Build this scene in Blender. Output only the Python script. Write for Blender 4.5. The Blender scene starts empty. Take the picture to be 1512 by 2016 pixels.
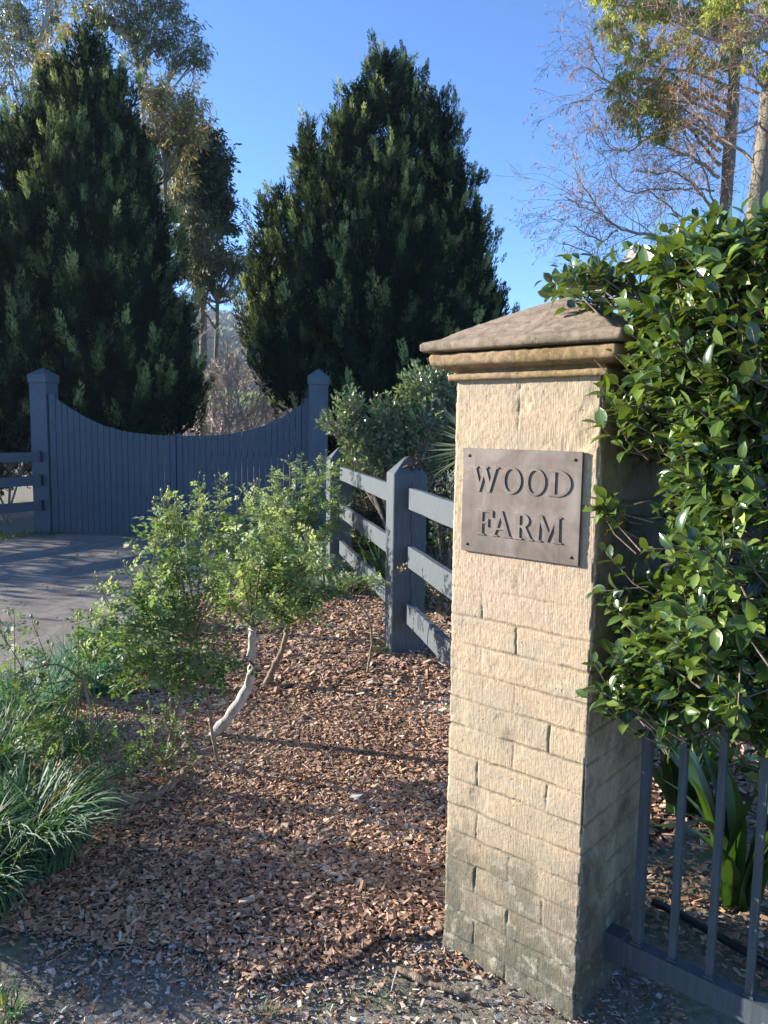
import bpy, math, random
import numpy as np
from mathutils import Vector, Matrix

SC = bpy.context.scene
COL = SC.collection
R = math.radians
PI = math.pi
# ------------------------------------------------------------------ camera
PITCH, ROLL, FPX, CAMH = 0.1098, 0.01435, 1504.0, 1.70
_fw = np.array([0, math.cos(PITCH), -math.sin(PITCH)])
_rt = np.array([1.0, 0, 0]); _up = np.cross(_rt, _fw)
_r = _rt*math.cos(ROLL)+_up*math.sin(ROLL); _u = -_rt*math.sin(ROLL)+_up*math.cos(ROLL)
cam = bpy.data.cameras.new('camera'); cam.sensor_fit = 'VERTICAL'; cam.sensor_height = 36
cam.lens = 36*FPX/2016; cam.clip_start = 0.05; cam.clip_end = 3000
camo = bpy.data.objects.new('camera', cam); COL.objects.link(camo)
m = Matrix.Identity(4)
for i in range(3):
    m[i][0] = _r[i]; m[i][1] = _u[i]; m[i][2] = -_fw[i]
m[2][3] = CAMH
camo.matrix_world = m
SC.camera = camo
# ------------------------------------------------------------------ light
SUN_AZ, SUN_EL = R(73), R(15.5)           # azimuth to the left of +Y
SUN_DIR = np.array([-math.sin(SUN_AZ)*math.cos(SUN_EL), math.cos(SUN_AZ)*math.cos(SUN_EL), math.sin(SUN_EL)])
w = bpy.data.worlds.new('World'); SC.world = w; w.use_nodes = True
_t = w.node_tree.nodes.new('ShaderNodeTexSky'); _t.sky_type = 'NISHITA'; _t.sun_disc = False
_t.sun_elevation = SUN_EL; _t.sun_rotation = -SUN_AZ
_t.air_density = 1.0; _t.dust_density = 0.0; _t.ozone_density = 6.0; _t.altitude = 2500
w.node_tree.links.new(_t.outputs[0], w.node_tree.nodes['Background'].inputs[0])
w.node_tree.nodes['Background'].inputs[1].default_value = 0.112
sl = bpy.data.lights.new('sun', 'SUN'); sl.energy = 4.9; sl.angle = R(0.5); sl.color = (1.0, 0.93, 0.82)
so = bpy.data.objects.new('sun', sl); COL.objects.link(so)
so.rotation_euler = Vector(SUN_DIR.tolist()).to_track_quat('Z', 'Y').to_euler()
so.location = (-20, 8, 12)
SC.view_settings.view_transform = 'Standard'; SC.view_settings.look = 'None'
SC.view_settings.exposure = 1.72; SC.view_settings.gamma = 1.0
SC.cycles.max_bounces = 6; SC.cycles.transparent_max_bounces = 8
SC.cycles.diffuse_bounces = 3; SC.cycles.glossy_bounces = 3; SC.cycles.transmission_bounces = 3
SC.cycles.use_denoising = True

# ------------------------------------------------------------------ helpers
def ray(px, py):
    return _fw+_r*((px-756)/FPX)-_u*((py-1008)/FPX)
def gp(px, py, z=0.0):
    d = ray(px, py); return np.array([0, 0, CAMH])+d*((z-CAMH)/d[2])
def at(px, py, Y):
    d = ray(px, py); return np.array([0, 0, CAMH])+d*(Y/d[1])
def projpx(P):
    d = np.asarray(P)-np.array([0, 0, CAMH]); q = d@_fw
    return 756+FPX*(d@_r)/q, 1008-FPX*(d@_u)/q

def hsh(ix, iy, iz, seed):
    n = (ix*374761393+iy*668265263+iz*2147483647+seed*1274126177) & 0xffffffff
    n = ((n ^ (n >> 13))*1274126177) & 0xffffffff
    n = ((n ^ (n >> 16))*2246822519) & 0xffffffff
    return ((n ^ (n >> 15)) & 0xffffff)/float(0xffffff)
def vnoise(x, y, z=0.0, seed=0):
    x = np.asarray(x, float); y = np.asarray(y, float)+0*x; z = np.asarray(z, float)+0*x
    ix, iy, iz = np.floor(x).astype(np.int64), np.floor(y).astype(np.int64), np.floor(z).astype(np.int64)
    fx, fy, fz = x-ix, y-iy, z-iz
    fx, fy, fz = [f*f*(3-2*f) for f in (fx, fy, fz)]
    def g(a, b, c): return hsh(ix+a, iy+b, iz+c, seed)
    r = 0
    for a, wx in ((0, 1-fx), (1, fx)):
        for b, wy in ((0, 1-fy), (1, fy)):
            for c, wz in ((0, 1-fz), (1, fz)):
                r = r+g(a, b, c)*wx*wy*wz
    return r*2-1
def fbm(x, y, z=0.0, seed=0, o=4):
    s, a, f = 0, 1.0, 1.0
    for k in range(o):
        s = s+a*vnoise(np.asarray(x)*f, np.asarray(y)*f, np.asarray(z)*f, seed+k*17); a *= .5; f *= 2.03
    return s
def unit(v):
    v = np.asarray(v, float); return v/np.maximum(np.linalg.norm(v, axis=-1, keepdims=True), 1e-9)
def basis(d, up):
    """rotation matrices whose local Y is d and Z is close to up"""
    y = unit(d); x = unit(np.cross(y, up)); z = np.cross(x, y)
    return np.stack([x, y, z], axis=-1)

class MB:
    def __init__(s): s.V = []; s.F = []; s.uv = []; s.rnd = []; s.n = 0
    def add(s, V, F, uv=None, rnd=0.5):
        V = np.asarray(V, float).reshape(-1, 3)
        if not isinstance(F, list) or (len(F) and np.isscalar(F[0][0])): F = [np.asarray(F)]
        for f in F: s.F.append(np.asarray(f, dtype=np.int64)+s.n)
        s.V.append(V); s.n += len(V)
        s.uv.append(np.zeros((len(V), 2)) if uv is None else np.asarray(uv, float))
        s.rnd.append(np.full(len(V), rnd) if np.isscalar(rnd) else np.asarray(rnd, float))
    def box(s, lo, hi, M=None, rnd=0.5):
        x0, y0, z0 = lo; x1, y1, z1 = hi
        V = np.array([(x0,y0,z0),(x1,y0,z0),(x1,y1,z0),(x0,y1,z0),(x0,y0,z1),(x1,y0,z1),(x1,y1,z1),(x0,y1,z1)], float)
        if M is not None: V = V@np.array(M)[:3, :3].T+np.array(M)[:3, 3]
        s.add(V, [[0,3,2,1],[4,5,6,7],[0,1,5,4],[1,2,6,5],[2,3,7,6],[3,0,4,7]], rnd=rnd)
    def tube(s, P, rad, sides=6, rnd=0.5, cap=True):
        P = np.asarray(P, float); n = len(P)
        rad = np.full(n, rad) if np.isscalar(rad) else np.asarray(rad, float)
        T = unit(np.gradient(P, axis=0))
        ref = np.array([0, 0, 1.0]) if abs(T[0][2]) < .9 else np.array([1.0, 0, 0])
        a = unit(np.cross(T, ref)); b = np.cross(T, a)
        th = np.arange(sides)*2*PI/sides
        V = P[:, None]+rad[:, None, None]*(a[:, None]*np.cos(th)[None, :, None]+b[:, None]*np.sin(th)[None, :, None])
        i = np.arange(n-1)[:, None]*sides; j = np.arange(sides)[None]; k = (j+1) % sides
        F = np.stack([i+j, i+k, i+sides+k, i+sides+j], -1).reshape(-1, 4)
        L = np.concatenate([[0], np.cumsum(np.linalg.norm(np.diff(P, axis=0), axis=1))])
        uv = np.stack([np.broadcast_to(j/sides, (n, sides)), np.broadcast_to(L[:, None], (n, sides))], -1).reshape(-1, 2)
        fs = [F]
        if cap: fs += [np.arange(sides)[None][:, ::-1], (np.arange(sides)+(n-1)*sides)[None]]
        s.add(V.reshape(-1, 3), fs, uv, rnd)
    def inst(s, tpl, pos, Rm, sc, rnd):
        TV, TF, TU = tpl; m_ = len(pos); n = len(TV)
        sc = np.asarray(sc, float)
        if sc.ndim == 1: sc = sc[:, None].repeat(3, 1)
        V = np.einsum('mij,mnj->mni', Rm, TV[None]*sc[:, None, :])+np.asarray(pos)[:, None]
        F = [(np.asarray(f)[None]+(np.arange(m_)*n)[:, None, None]).reshape(-1, np.asarray(f).shape[1]) for f in TF]
        s.add(V.reshape(-1, 3), F, np.tile(TU, (m_, 1)), np.repeat(rnd, n))
    def build(s, name, mat, parent=None, smooth=False, loc=None):
        V = np.concatenate(s.V)
        me = bpy.data.meshes.new(name)
        me.vertices.add(len(V)); me.vertices.foreach_set('co', V.astype(np.float32).ravel())
        tot = [np.full(len(f), f.shape[1]) for f in s.F]
        lv = np.concatenate([f.ravel() for f in s.F]).astype(np.int32); lt = np.concatenate(tot).astype(np.int32)
        ls = np.concatenate([[0], np.cumsum(lt)[:-1]]).astype(np.int32)
        me.loops.add(len(lv)); me.loops.foreach_set('vertex_index', lv)
        me.polygons.add(len(lt)); me.polygons.foreach_set('loop_start', ls)
        me.polygons.foreach_set('use_smooth', np.full(len(lt), smooth))
        uvl = me.uv_layers.new(name='UVMap'); uv = np.concatenate(s.uv)[lv]
        me.update(calc_edges=True)
        uvl.data.foreach_set('uv', uv.astype(np.float32).ravel())
        at_ = me.attributes.new('rnd', 'FLOAT', 'POINT'); at_.data.foreach_set('value', np.concatenate(s.rnd).astype(np.float32))
        me.validate()
        if mat: me.materials.append(mat)
        o = bpy.data.objects.new(name, me); COL.objects.link(o)
        if parent: o.parent = parent
        if loc is not None: o.location = loc
        return o

def tag(o, label=None, cat=None, group=None, kind=None):
    if label: o['label'] = label
    if cat: o['category'] = cat
    if group: o['group'] = group
    if kind: o['kind'] = kind
    return o
def thing(name, label, cat, loc=(0, 0, 0), rz=0, group=None):
    o = bpy.data.objects.new(name, None); COL.objects.link(o); o.empty_display_size = .2
    o.location = [float(v) for v in loc]; o.rotation_euler = (0, 0, rz)
    return tag(o, label, cat, group)

# ------------------------------------------------------------------ materials
class NT:
    def __init__(s, name):
        s.m = bpy.data.materials.new(name); s.m.use_nodes = True; s.t = s.m.node_tree
        s.b = s.t.nodes['Principled BSDF']; s.out = s.t.nodes['Material Output']
    def n(s, ty, **kw):
        x = s.t.nodes.new(ty)
        for k, v in kw.items():
            if hasattr(x, k): setattr(x, k, v)
            else: x.inputs[k].default_value = v
        return x
    def l(s, a, b): s.t.links.new(a, b)
    def coord(s, kind='Object', scale=(1, 1, 1)):
        c = s.n('ShaderNodeTexCoord'); mp = s.n('ShaderNodeMapping'); mp.inputs['Scale'].default_value = scale
        s.l(c.outputs[kind], mp.inputs['Vector']); return mp.outputs[0]
    def noise(s, vec, scale, detail=4, rough=.55, dist=0):
        x = s.n('ShaderNodeTexNoise'); x.inputs['Scale'].default_value = scale; x.inputs['Detail'].default_value = detail
        x.inputs['Roughness'].default_value = rough; x.inputs['Distortion'].default_value = dist
        s.l(vec, x.inputs['Vector']); return x.outputs['Fac']
    def ramp(s, fac, stops):
        x = s.n('ShaderNodeValToRGB'); e = x.color_ramp.elements
        while len(e) < len(stops): e.new(.5)
        for i, (p, c) in enumerate(stops):
            e[i].position = p; e[i].color = (*c, 1) if len(c) == 3 else c
        s.l(fac, x.inputs[0]); return x.outputs[0]
    def mix(s, fac, a, b, bt='MIX'):
        x = s.n('ShaderNodeMix'); x.data_type = 'RGBA'; x.blend_type = bt
        for v, i in ((fac, 0), (a, 6), (b, 7)):
            if hasattr(v, 'is_linked'): s.l(v, x.inputs[i])
            elif i == 0: x.inputs[0].default_value = v
            else: x.inputs[i].default_value = (*v, 1)
        return x.outputs[2]
    def math(s, op, a, b=0.0, clamp=False):
        x = s.n('ShaderNodeMath'); x.operation = op; x.use_clamp = clamp
        for v, i in ((a, 0), (b, 1)):
            if hasattr(v, 'is_linked'): s.l(v, x.inputs[i])
            else: x.inputs[i].default_value = v
        return x.outputs[0]
    def attr(s, nm='rnd'):
        x = s.n('ShaderNodeAttribute'); x.attribute_name = nm; return x.outputs['Fac']
    def bump(s, h, strength=.5, dist=.01):
        x = s.n('ShaderNodeBump'); x.inputs['Strength'].default_value = strength; x.inputs['Distance'].default_value = dist
        s.l(h, x.inputs['Height']); s.l(x.outputs[0], s.b.inputs['Normal']); return x
    def base(s, c):
        if hasattr(c, 'is_linked'): s.l(c, s.b.inputs['Base Color'])
        else: s.b.inputs['Base Color'].default_value = (*c, 1)
    def rough(s, v, spec=None):
        if hasattr(v, 'is_linked'): s.l(v, s.b.inputs['Roughness'])
        else: s.b.inputs['Roughness'].default_value = v
        if spec is not None: s.b.inputs['Specular IOR Level'].default_value = spec

def leafmat(name, stops, rough=.45, trans=.35, tint=(1.25, 1.15, .45), spec=.5, midrib=None, under=None):
    k = NT(name)
    c = k.ramp(k.attr(), stops)
    uv = k.n('ShaderNodeUVMap'); uv.uv_map = 'UVMap'
    sp = k.n('ShaderNodeSeparateXYZ'); k.l(uv.outputs[0], sp.inputs[0])
    if midrib:
        d = k.math('ABSOLUTE', k.math('SUBTRACT', sp.outputs[0], .5))
        f = k.math('LESS_THAN', d, .035)
        c = k.mix(k.math('MULTIPLY', f, .7), c, midrib)
        e = k.math('GREATER_THAN', d, .455)
        c = k.mix(k.math('MULTIPLY', e, .45), c, midrib)
    if under:
        g = k.n('ShaderNodeNewGeometry'); c = k.mix(k.math('MULTIPLY', g.outputs['Backfacing'], .6), c, under)
    k.base(c); k.rough(rough, spec)
    tr = k.n('ShaderNodeBsdfTranslucent')
    tc = k.mix(1.0, c, tint, 'MULTIPLY'); k.l(tc, tr.inputs[0])
    ms = k.n('ShaderNodeMixShader'); ms.inputs[0].default_value = trans
    k.l(k.b.outputs[0], ms.inputs[1]); k.l(tr.outputs[0], ms.inputs[2]); k.l(ms.outputs[0], k.out.inputs[0])
    return k.m
def barkmat(name, a, b, scale=20, stretch=(1, 1, .3)):
    k = NT(name); v = k.coord('Object', stretch)
    f = k.noise(v, scale, 6, .65); k.base(k.ramp(f, [(.3, a), (.7, b)])); k.rough(.85, .2)
    k.bump(f, .8, .02); return k.m

def m_paint(name, col, worn=(.42, .45, .46), amt=.5):
    k = NT(name); v = k.coord('Object', (1, 1, 1))
    f = k.noise(v, 3.0, 5, .6); g = k.noise(k.coord('Object', (14, 14, 1.5)), 6, 5, .6)
    c = k.mix(k.math('MULTIPLY', f, .6), col, tuple(min(1, x*1.6+.01) for x in col))
    c = k.mix(k.math('MULTIPLY', k.ramp(g, [(.42, (1, 1, 1)), (.58, (0, 0, 0))]), .35), c, tuple(x*.5 for x in col))
    sz = k.n('ShaderNodeSeparateXYZ'); k.l(v, sz.inputs[0]); dz_ = k.ramp(k.math('ADD', sz.outputs[2], k.math('MULTIPLY', f, .3)), [(.12, (1, 1, 1)), (.38, (0, 0, 0))])
    c = k.mix(k.math('MULTIPLY', dz_, .0 if amt > .3 else .35), c, (.10, .085, .06))
    chip = k.ramp(k.noise(v, 26, 7, .72), [(.70-.04*amt, (0, 0, 0)), (.74-.04*amt, (1, 1, 1))])
    c = k.mix(k.math('MULTIPLY', chip, .6), c, worn)
    k.base(c); k.rough(.5, .35); k.bump(g, .35, .004); return k.m

def m_sandstone(name, hi, lo, dark, zfade=True, rock=1.0):
    k = NT(name); v = k.coord('Object')
    big = k.noise(v, 3.2, 5, .6, .4); fine = k.noise(v, 55, 6, .7)
    stri = k.noise(k.coord('Object', (1, 1, .05)), 330, 2, .5)
    c = k.ramp(big, [(.3, lo), (.52, hi), (.75, tuple(x*1.06 for x in hi))])
    pink = k.ramp(k.noise(v, 1.7, 3, .5, .8), [(.45, (0, 0, 0)), (.7, (1, 1, 1))])
    c = k.mix(k.math('MULTIPLY', pink, .6), c, (.54, .37, .29))
    if zfade: c = k.mix(k.math('MULTIPLY', k.ramp(k.noise(k.coord('Object', (1, 1, 2.2)), 5.5, 4, .6), [(.45, (0, 0, 0)), (.6, (1, 1, 1))]), .35), c, (.37, .335, .26))
    c = k.mix(k.math('MULTIPLY', k.ramp(fine, [(.35, (1, 1, 1)), (.6, (0, 0, 0))]), .28), c, tuple(x*.55 for x in lo))
    pits = k.ramp(k.noise(v, 120, 3, .5), [(.68, (0, 0, 0)), (.74, (1, 1, 1))])
    c = k.mix(k.math('MULTIPLY', pits, .75), c, dark)
    c = k.mix(k.math('MULTIPLY', k.ramp(k.noise(k.coord('Object', (1, 1, .08)), 260, 3, .6), [(.50, (0, 0, 0)), (.62, (1, 1, 1))]), .30 if zfade else .0), c, tuple(x*.62 for x in lo))
    gro = k.attr()          # mortar joints collect grime
    c = k.mix(k.math('MULTIPLY', gro, .55, True), c, tuple(x*1.3 for x in dark))
    if zfade:
        sp = k.n('ShaderNodeSeparateXYZ'); k.l(v, sp.inputs[0])
        z = k.math('ADD', sp.outputs[2], k.math('MULTIPLY', k.noise(k.coord('Object', (3, 3, 1.6)), 2.6, 5, .65, .6), -.75))
        # grime climbing up from the soil
        gz = k.ramp(k.math('MULTIPLY', k.math('ADD', z, .40), 1.3), [(.12, (1, 1, 1)), (.36, (.72, .72, .72)), (.62, (.16, .16, .16)), (.95, (0, 0, 0))])
        c = k.mix(k.math('MULTIPLY', gz, .9), c, (.10, .10, .075))
        lich = k.ramp(k.noise(v, 17, 6, .7), [(.52, (0, 0, 0)), (.62, (1, 1, 1))])
        c = k.mix(k.math('MULTIPLY', k.math('MULTIPLY', lich, gz), .75), c, (.40, .36, .27))
        # the right-hand side face is blotched with dark stains
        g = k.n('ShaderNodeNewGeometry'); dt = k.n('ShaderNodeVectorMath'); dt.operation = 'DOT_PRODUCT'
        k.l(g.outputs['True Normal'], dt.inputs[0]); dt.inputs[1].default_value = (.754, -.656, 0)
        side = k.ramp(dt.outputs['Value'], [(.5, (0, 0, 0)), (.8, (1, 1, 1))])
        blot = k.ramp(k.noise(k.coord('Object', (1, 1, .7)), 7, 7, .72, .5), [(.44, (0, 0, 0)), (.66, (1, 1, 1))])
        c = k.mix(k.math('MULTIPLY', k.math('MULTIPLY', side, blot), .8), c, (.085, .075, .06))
    if not zfade:
        mt = k.ramp(k.noise(v, 28, 7, .75, .6), [(.46, (0, 0, 0)), (.56, (1, 1, 1))]); c = k.mix(k.math('MULTIPLY', mt, .45), c, tuple(x*.45 for x in lo))
        ml = k.ramp(k.noise(v, 47, 6, .75), [(.58, (0, 0, 0)), (.66, (1, 1, 1))]); c = k.mix(k.math('MULTIPLY', ml, .4), c, tuple(min(1, x*1.45) for x in hi))
    k.base(c); k.rough(.92, .15)
    grain = k.noise(v, 420, 3, .7)
    fine = k.math('ADD', k.math('MULTIPLY', fine, .7), k.math('MULTIPLY', grain, .7))
    h = k.math('ADD', k.math('MULTIPLY', stri, .6 if zfade else .0), k.math('MULTIPLY', fine, .8*rock))
    h = k.math('ADD', h, k.math('MULTIPLY', pits, -.8))
    k.bump(h, 1.0, .0035*rock if not zfade else .0030); return k.m

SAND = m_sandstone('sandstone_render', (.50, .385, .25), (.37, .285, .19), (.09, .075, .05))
SANDCAP = m_sandstone('sandstone_moulding', (.46, .325, .165), (.33, .225, .11), (.07, .055, .035), False, 1.7)
SANDTOP = m_sandstone('sandstone_top', (.31, .255, .17), (.19, .16, .105), (.06, .05, .04), False, 1.3)
def m_bronze():
    k = NT('weathered_bronze'); v = k.coord('Object')
    f = k.noise(v, 9, 6, .65, .5); g = k.noise(k.coord('Object', (1, 1, .12)), 60, 4, .6)
    c = k.ramp(f, [(.3, (.105, .080, .062)), (.5, (.155, .122, .10)), (.7, (.225, .19, .16))])
    sp = k.ramp(k.noise(v, 75, 6, .8), [(.66, (0, 0, 0)), (.72, (1, 1, 1))])
    c = k.mix(k.math('MULTIPLY', sp, .4), c, (.42, .38, .33))
    k.base(c); k.b.inputs['Metallic'].default_value = .35
    k.rough(k.ramp(g, [(.3, (.42,)*3), (.7, (.62,)*3)])); k.bump(k.math('ADD', f, g), .12, .002); return k.m
BRONZE = m_bronze()
def flat(name, c, rough=.6, metal=0, spec=.5):
    k = NT(name); v = k.coord('Object'); f = k.noise(v, 30, 4)
    k.base(k.mix(f, tuple(x*.8 for x in c), tuple(min(1, x*1.2) for x in c))); k.rough(rough, spec)
    k.b.inputs['Metallic'].default_value = metal; k.bump(f, .2, .002); return k.m
DARKMETAL = flat('dark_screw', (.03, .025, .02), .5, .6)
PAINT = m_paint('fence_paint', (.075, .088, .098))
GATEPAINT = m_paint('gate_paint', (.056, .078, .100), (.3, .33, .35), -.4)
POSTPAINT = m_paint('gate_post_paint', (.070, .092, .112), (.35, .38, .4), .1)
IRON = m_paint('iron_paint', (.055, .070, .078), (.34, .36, .34), .9)
PIPE = flat('galvanised_pipe', (.42, .44, .44), .5, .3)

# ------------------------------------------------------------------ ground
def m_ground():
    k = NT('bare_soil'); v = k.coord('Object')
    f = k.noise(v, 2.2, 8, .65); g = k.noise(v, 45, 6, .75)
    c = k.ramp(g, [(.3, (.13, .108, .085)), (.55, (.31, .27, .22)), (.75, (.50, .45, .38))])
    moss = k.ramp(f, [(.47, (0, 0, 0)), (.60, (1, 1, 1))])
    c = k.mix(k.math('MULTIPLY', moss, .75), c, k.ramp(g, [(.3, (.13, .15, .085)), (.7, (.33, .36, .22))]))
    k.base(c); k.rough(.95, .1); k.bump(k.math('ADD', g, k.math('MULTIPLY', f, 2)), 1.0, .02); return k.m
def m_mulchbase():
    k = NT('mulch_bed'); v = k.coord('Object')
    g = k.noise(v, 60, 6, .8); f = k.noise(k.coord('Object', (1, 1, 1)), 9, 4)
    k.base(k.ramp(g, [(.3, (.035, .020, .014)), (.5, (.10, .055, .035)), (.72, (.26, .16, .10))])); k.rough(.9, .2)
    k.bump(k.math('ADD', g, f), 1.0, .02); return k.m
def m_asphalt():
    k = NT('driveway_asphalt'); v = k.coord('Object')
    f = k.noise(v, .9, 6, .6, .5); g = k.noise(v, 160, 4, .7)
    c = k.ramp(g, [(.3, (.14, .12, .10)), (.5, (.24, .208, .175)), (.72, (.52, .47, .40))])
    c = k.mix(k.math('MULTIPLY', k.ramp(f, [(.4, (0, 0, 0)), (.7, (1, 1, 1))]), .35), c, (.17, .155, .14))
    st = k.ramp(k.noise(k.coord('Object', (1, .35, 1)), 2.3, 7, .7, 1.2), [(.44, (0, 0, 0)), (.5, (1, 1, 1)), (.56, (0, 0, 0))])
    c = k.mix(k.math('MULTIPLY', st, .45), c, (.07, .062, .052))
    k.base(c); k.rough(.8, .3); k.bump(g, .7, .008); return k.m
def m_grassfield(name, a, b, s=8):
    k = NT(name); v = k.coord('Object'); f = k.noise(v, s, 8, .7)
    k.base(k.ramp(f, [(.3, a), (.7, b)])); k.rough(.9, .1); k.bump(f, .8, .1); return k.m

def sheet(name, poly, z, mat, step=None, amp=0.0):
    """flat polygon sheet (triangle fan) or a gently uneven grid clipped to the polygon"""
    mb = MB(); P = np.array([(x, y, z) for x, y in poly])
    mb.add(P, [np.arange(len(P))[None]]); o = mb.build(name, mat)
    return tag(o, kind='structure')
g = MB()
xs = np.concatenate([[-300, -200, -100, -40], np.linspace(-20, 20, 41), [40, 100, 200, 300]])
ys = np.concatenate([[-60, -20], np.linspace(-2, 18, 61), [24, 32]])
X, Y = np.meshgrid(xs, ys); Z = fbm(X*.6, Y*.6, 0, 3, 3)*.008*(np.abs(X) < 19)-.004
n0, n1 = X.shape; idx = np.arange(n0*n1).reshape(n0, n1)
Fq = np.stack([idx[:-1, :-1], idx[:-1, 1:], idx[1:, 1:], idx[1:, :-1]], -1).reshape(-1, 4)
g.add(np.stack([X, Y, Z], -1), [Fq]); tag(g.build('ground', m_ground(), smooth=True), kind='structure')
# rising country behind the gate: bank, paddock, wooded hill
def terrain(name, mat, yv, zf, xr=(-260, 260), nx=60, disp=0.0):
    X, Y = np.meshgrid(np.linspace(*xr, nx), yv); Z = zf(X, Y)+disp*fbm(X*.05, Y*.05, 0, 5)
    idx = np.arange(X.size).reshape(X.shape); mb = MB()
    mb.add(np.stack([X, Y, Z], -1), [np.stack([idx[:-1, :-1], idx[:-1, 1:], idx[1:, 1:], idx[1:, :-1]], -1).reshape(-1, 4)])
    return tag(mb.build(name, mat, smooth=True), kind='structure')
terrain('earth_bank', m_grassfield('bank_earth', (.07, .05, .035), (.20, .15, .10), 2.5), np.array([31.9, 36, 40, 44]),
        lambda X, Y: np.interp(Y, [31.9, 36, 40, 44], [-.02, .6, 2.4, 2.86]), (-300, 300), 160)
terrain('paddock', m_grassfield('paddock_grass', (.15, .24, .03), (.32, .42, .07), .5), np.array([43.98, 55, 75, 120, 240]),
        lambda X, Y: np.interp(Y, [43.98, 55, 75, 120, 240], [2.858, 3.5, 5.0, 5.6, 5.9]), (-300, 300), 120)
terrain('wooded_hill', m_grassfield('hill_scrub', (.035, .055, .03), (.11, .14, .07), .12), np.linspace(239, 900, 18),
        lambda X, Y: 5.85+np.clip((Y-240)/380, 0, 1)**.8*78*(.75+.25*np.cos(X*.006+1.2)), (-300, 300), 60, 2.0)

GATE_L = np.array([-5.12, 11.6]); GATE_R = np.array([-1.0, 11.0])
drive = [(-5.55, 11.9), (-5.35, 10.4), (-6.2, 8.8), (-7.4, 6.5), (-9.0, 2), (-9.5, -8), (-2.6, -8), (-2.45, 0), (-2.15, 2.5), (-1.98, 4.2), (-2.02, 5.4), (-2.05, 6.6), (-1.75, 8.0), (-1.2, 10.4), (-1.12, 11.0), (-1.4, 15), (-2.2, 24), (-5.0, 24), (-5.2, 15)]
sheet('driveway', drive, .012, m_asphalt())
mulch = [(-1.98, 4.2), (-1.75, 3.2), (-1.35, 2.46), (-1.02, 2.37), (-.72, 2.36), (-.40, 2.20), (-.10, 2.22), (.10, 2.30), (.24, 2.40), (.9, 2.75), (2.2, 3.6), (5.5, 5), (8, 9), (8, 26), (-1.0, 24), (-1.05, 12), (-1.15, 10.5), (-1.72, 8.0), (-2.0, 6.6), (-1.99, 5.4)]
sheet('mulch_bed', [(x, y+.13) if y < 2.8 else (x, y) for x, y in mulch], .010, m_mulchbase())
MULCHP = np.array(mulch)
def inpoly(x, y, P):
    c = np.zeros(len(x), bool); n = len(P)
    for i in range(n):
        x1, y1 = P[i]; x2, y2 = P[(i+1) % n]
        t = ((y1 > y) != (y2 > y)) & (x < (x2-x1)*(y-y1)/(y2-y1+1e-12)+x1); c ^= t
    return c
RG = np.random.default_rng(11)
def m_chips():
    k = NT('bark_chips')
    c = k.ramp(k.attr(), [(0, (.10, .06, .042)), (.2, (.29, .16, .095)), (.42, (.50, .29, .165)), (.62, (.60, .375, .23)), (.8, (.72, .53, .36)), (.92, (.78, .67, .53)), (1, (.47, .45, .42))])
    f = k.noise(k.coord('Object'), 120, 4, .7)
    k.base(k.mix(k.math('MULTIPLY', f, .6), c, (.07, .04, .03))); k.rough(.8, .25); k.bump(f, .4, .003); return k.m
CHIPM = m_chips()
def chips(mb, x, y, L, z0, rnd, rng, flat_=.16, curl=.0):
    n = len(x)
    TV = np.array([(-.5,-.5,0),(.5,-.42,0),(.46,.5,0),(-.44,.46,0),(-.46,-.44,1),(.5,-.5,1),(.38,.42,1),(-.5,.38,1)], float)
    TF = [np.array([[4,5,6,7],[0,1,5,4],[1,2,6,5],[2,3,7,6],[3,0,4,7]])]
    az = rng.uniform(0, 2*PI, n); tilt = rng.normal(0, .38, n); up = np.stack([rng.normal(0, .35, n), rng.normal(0, .35, n), np.ones(n)], 1)
    d = np.stack([np.cos(az), np.sin(az), np.tan(tilt*.6)], 1)
    Rm = basis(d, up); Wd = L*rng.uniform(.13, .62, n); T = L*rng.uniform(.06, flat_, n)
    sc = np.stack([Wd, L, T], 1)
    z = z0+rng.uniform(0, .014, n)+np.abs(L*np.sin(tilt*.6))*.35
    mb.inst((TV, TF, np.zeros((8, 2))), np.stack([x, y, z], 1), Rm, sc, rnd)
mb = MB()
def scatter_mulch(n, xr, yr, Lr):
    x = RG.uniform(*xr, n); y = RG.uniform(*yr, n)
    jx = x+fbm(x*5, y*5, 0, 9, 3)*.07; jy = y+fbm(x*5, y*5, 4, 19, 3)*.07
    k = inpoly(jx, jy, MULCHP); x, y = x[k], y[k]
    L = RG.uniform(*Lr, len(x))*RG.choice([1, 1, 1, 1.5], len(x))
    tone = fbm(x*1.3, y*1.3, 0, 33, 3)*.10
    chips(mb, x, y, L, .012, np.clip(RG.beta(2.2, 2.3, len(x))+tone, 0, 1), RG)
scatter_mulch(95000, (-2, .9), (2.1, 4.6), (.007, .027))
scatter_mulch(420, (-2, .9), (2.1, 5.5), (.03, .055))
scatter_mulch(42000, (-2, 1.2), (4.4, 9.0), (.016, .042))
scatter_mulch(9000, (.3, 3.2), (2.5, 6), (.016, .045))
scatter_mulch(6000, (-1.5, 5), (8, 14), (.03, .08))
x = RG.uniform(.85, 3.5, 16000); y = RG.uniform(2.0, 5.2, 16000); k = (y > 2.42-(x-.9)*.82); chips(mb, x[k], y[k], RG.uniform(.008, .04, k.sum()), .004, RG.beta(2, 2, k.sum()), RG)
x = RG.uniform(-1.9, .5, 30000); y = RG.uniform(1.85, 2.75, 30000)
ye = np.interp(x, [-1.75, -1.35, -1.02, -.72, -.40, -.10, .10, .24, .5], [3.2, 2.46, 2.37, 2.36, 2.20, 2.22, 2.30, 2.33, 2.3])+fbm(x*4, y*4, 0, 9, 3)*.06
k = RG.uniform(0, 1, 30000) < np.exp(-np.abs(y-ye)/.055)*(y < ye+.12)*.8; x, y = x[k], y[k]
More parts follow.
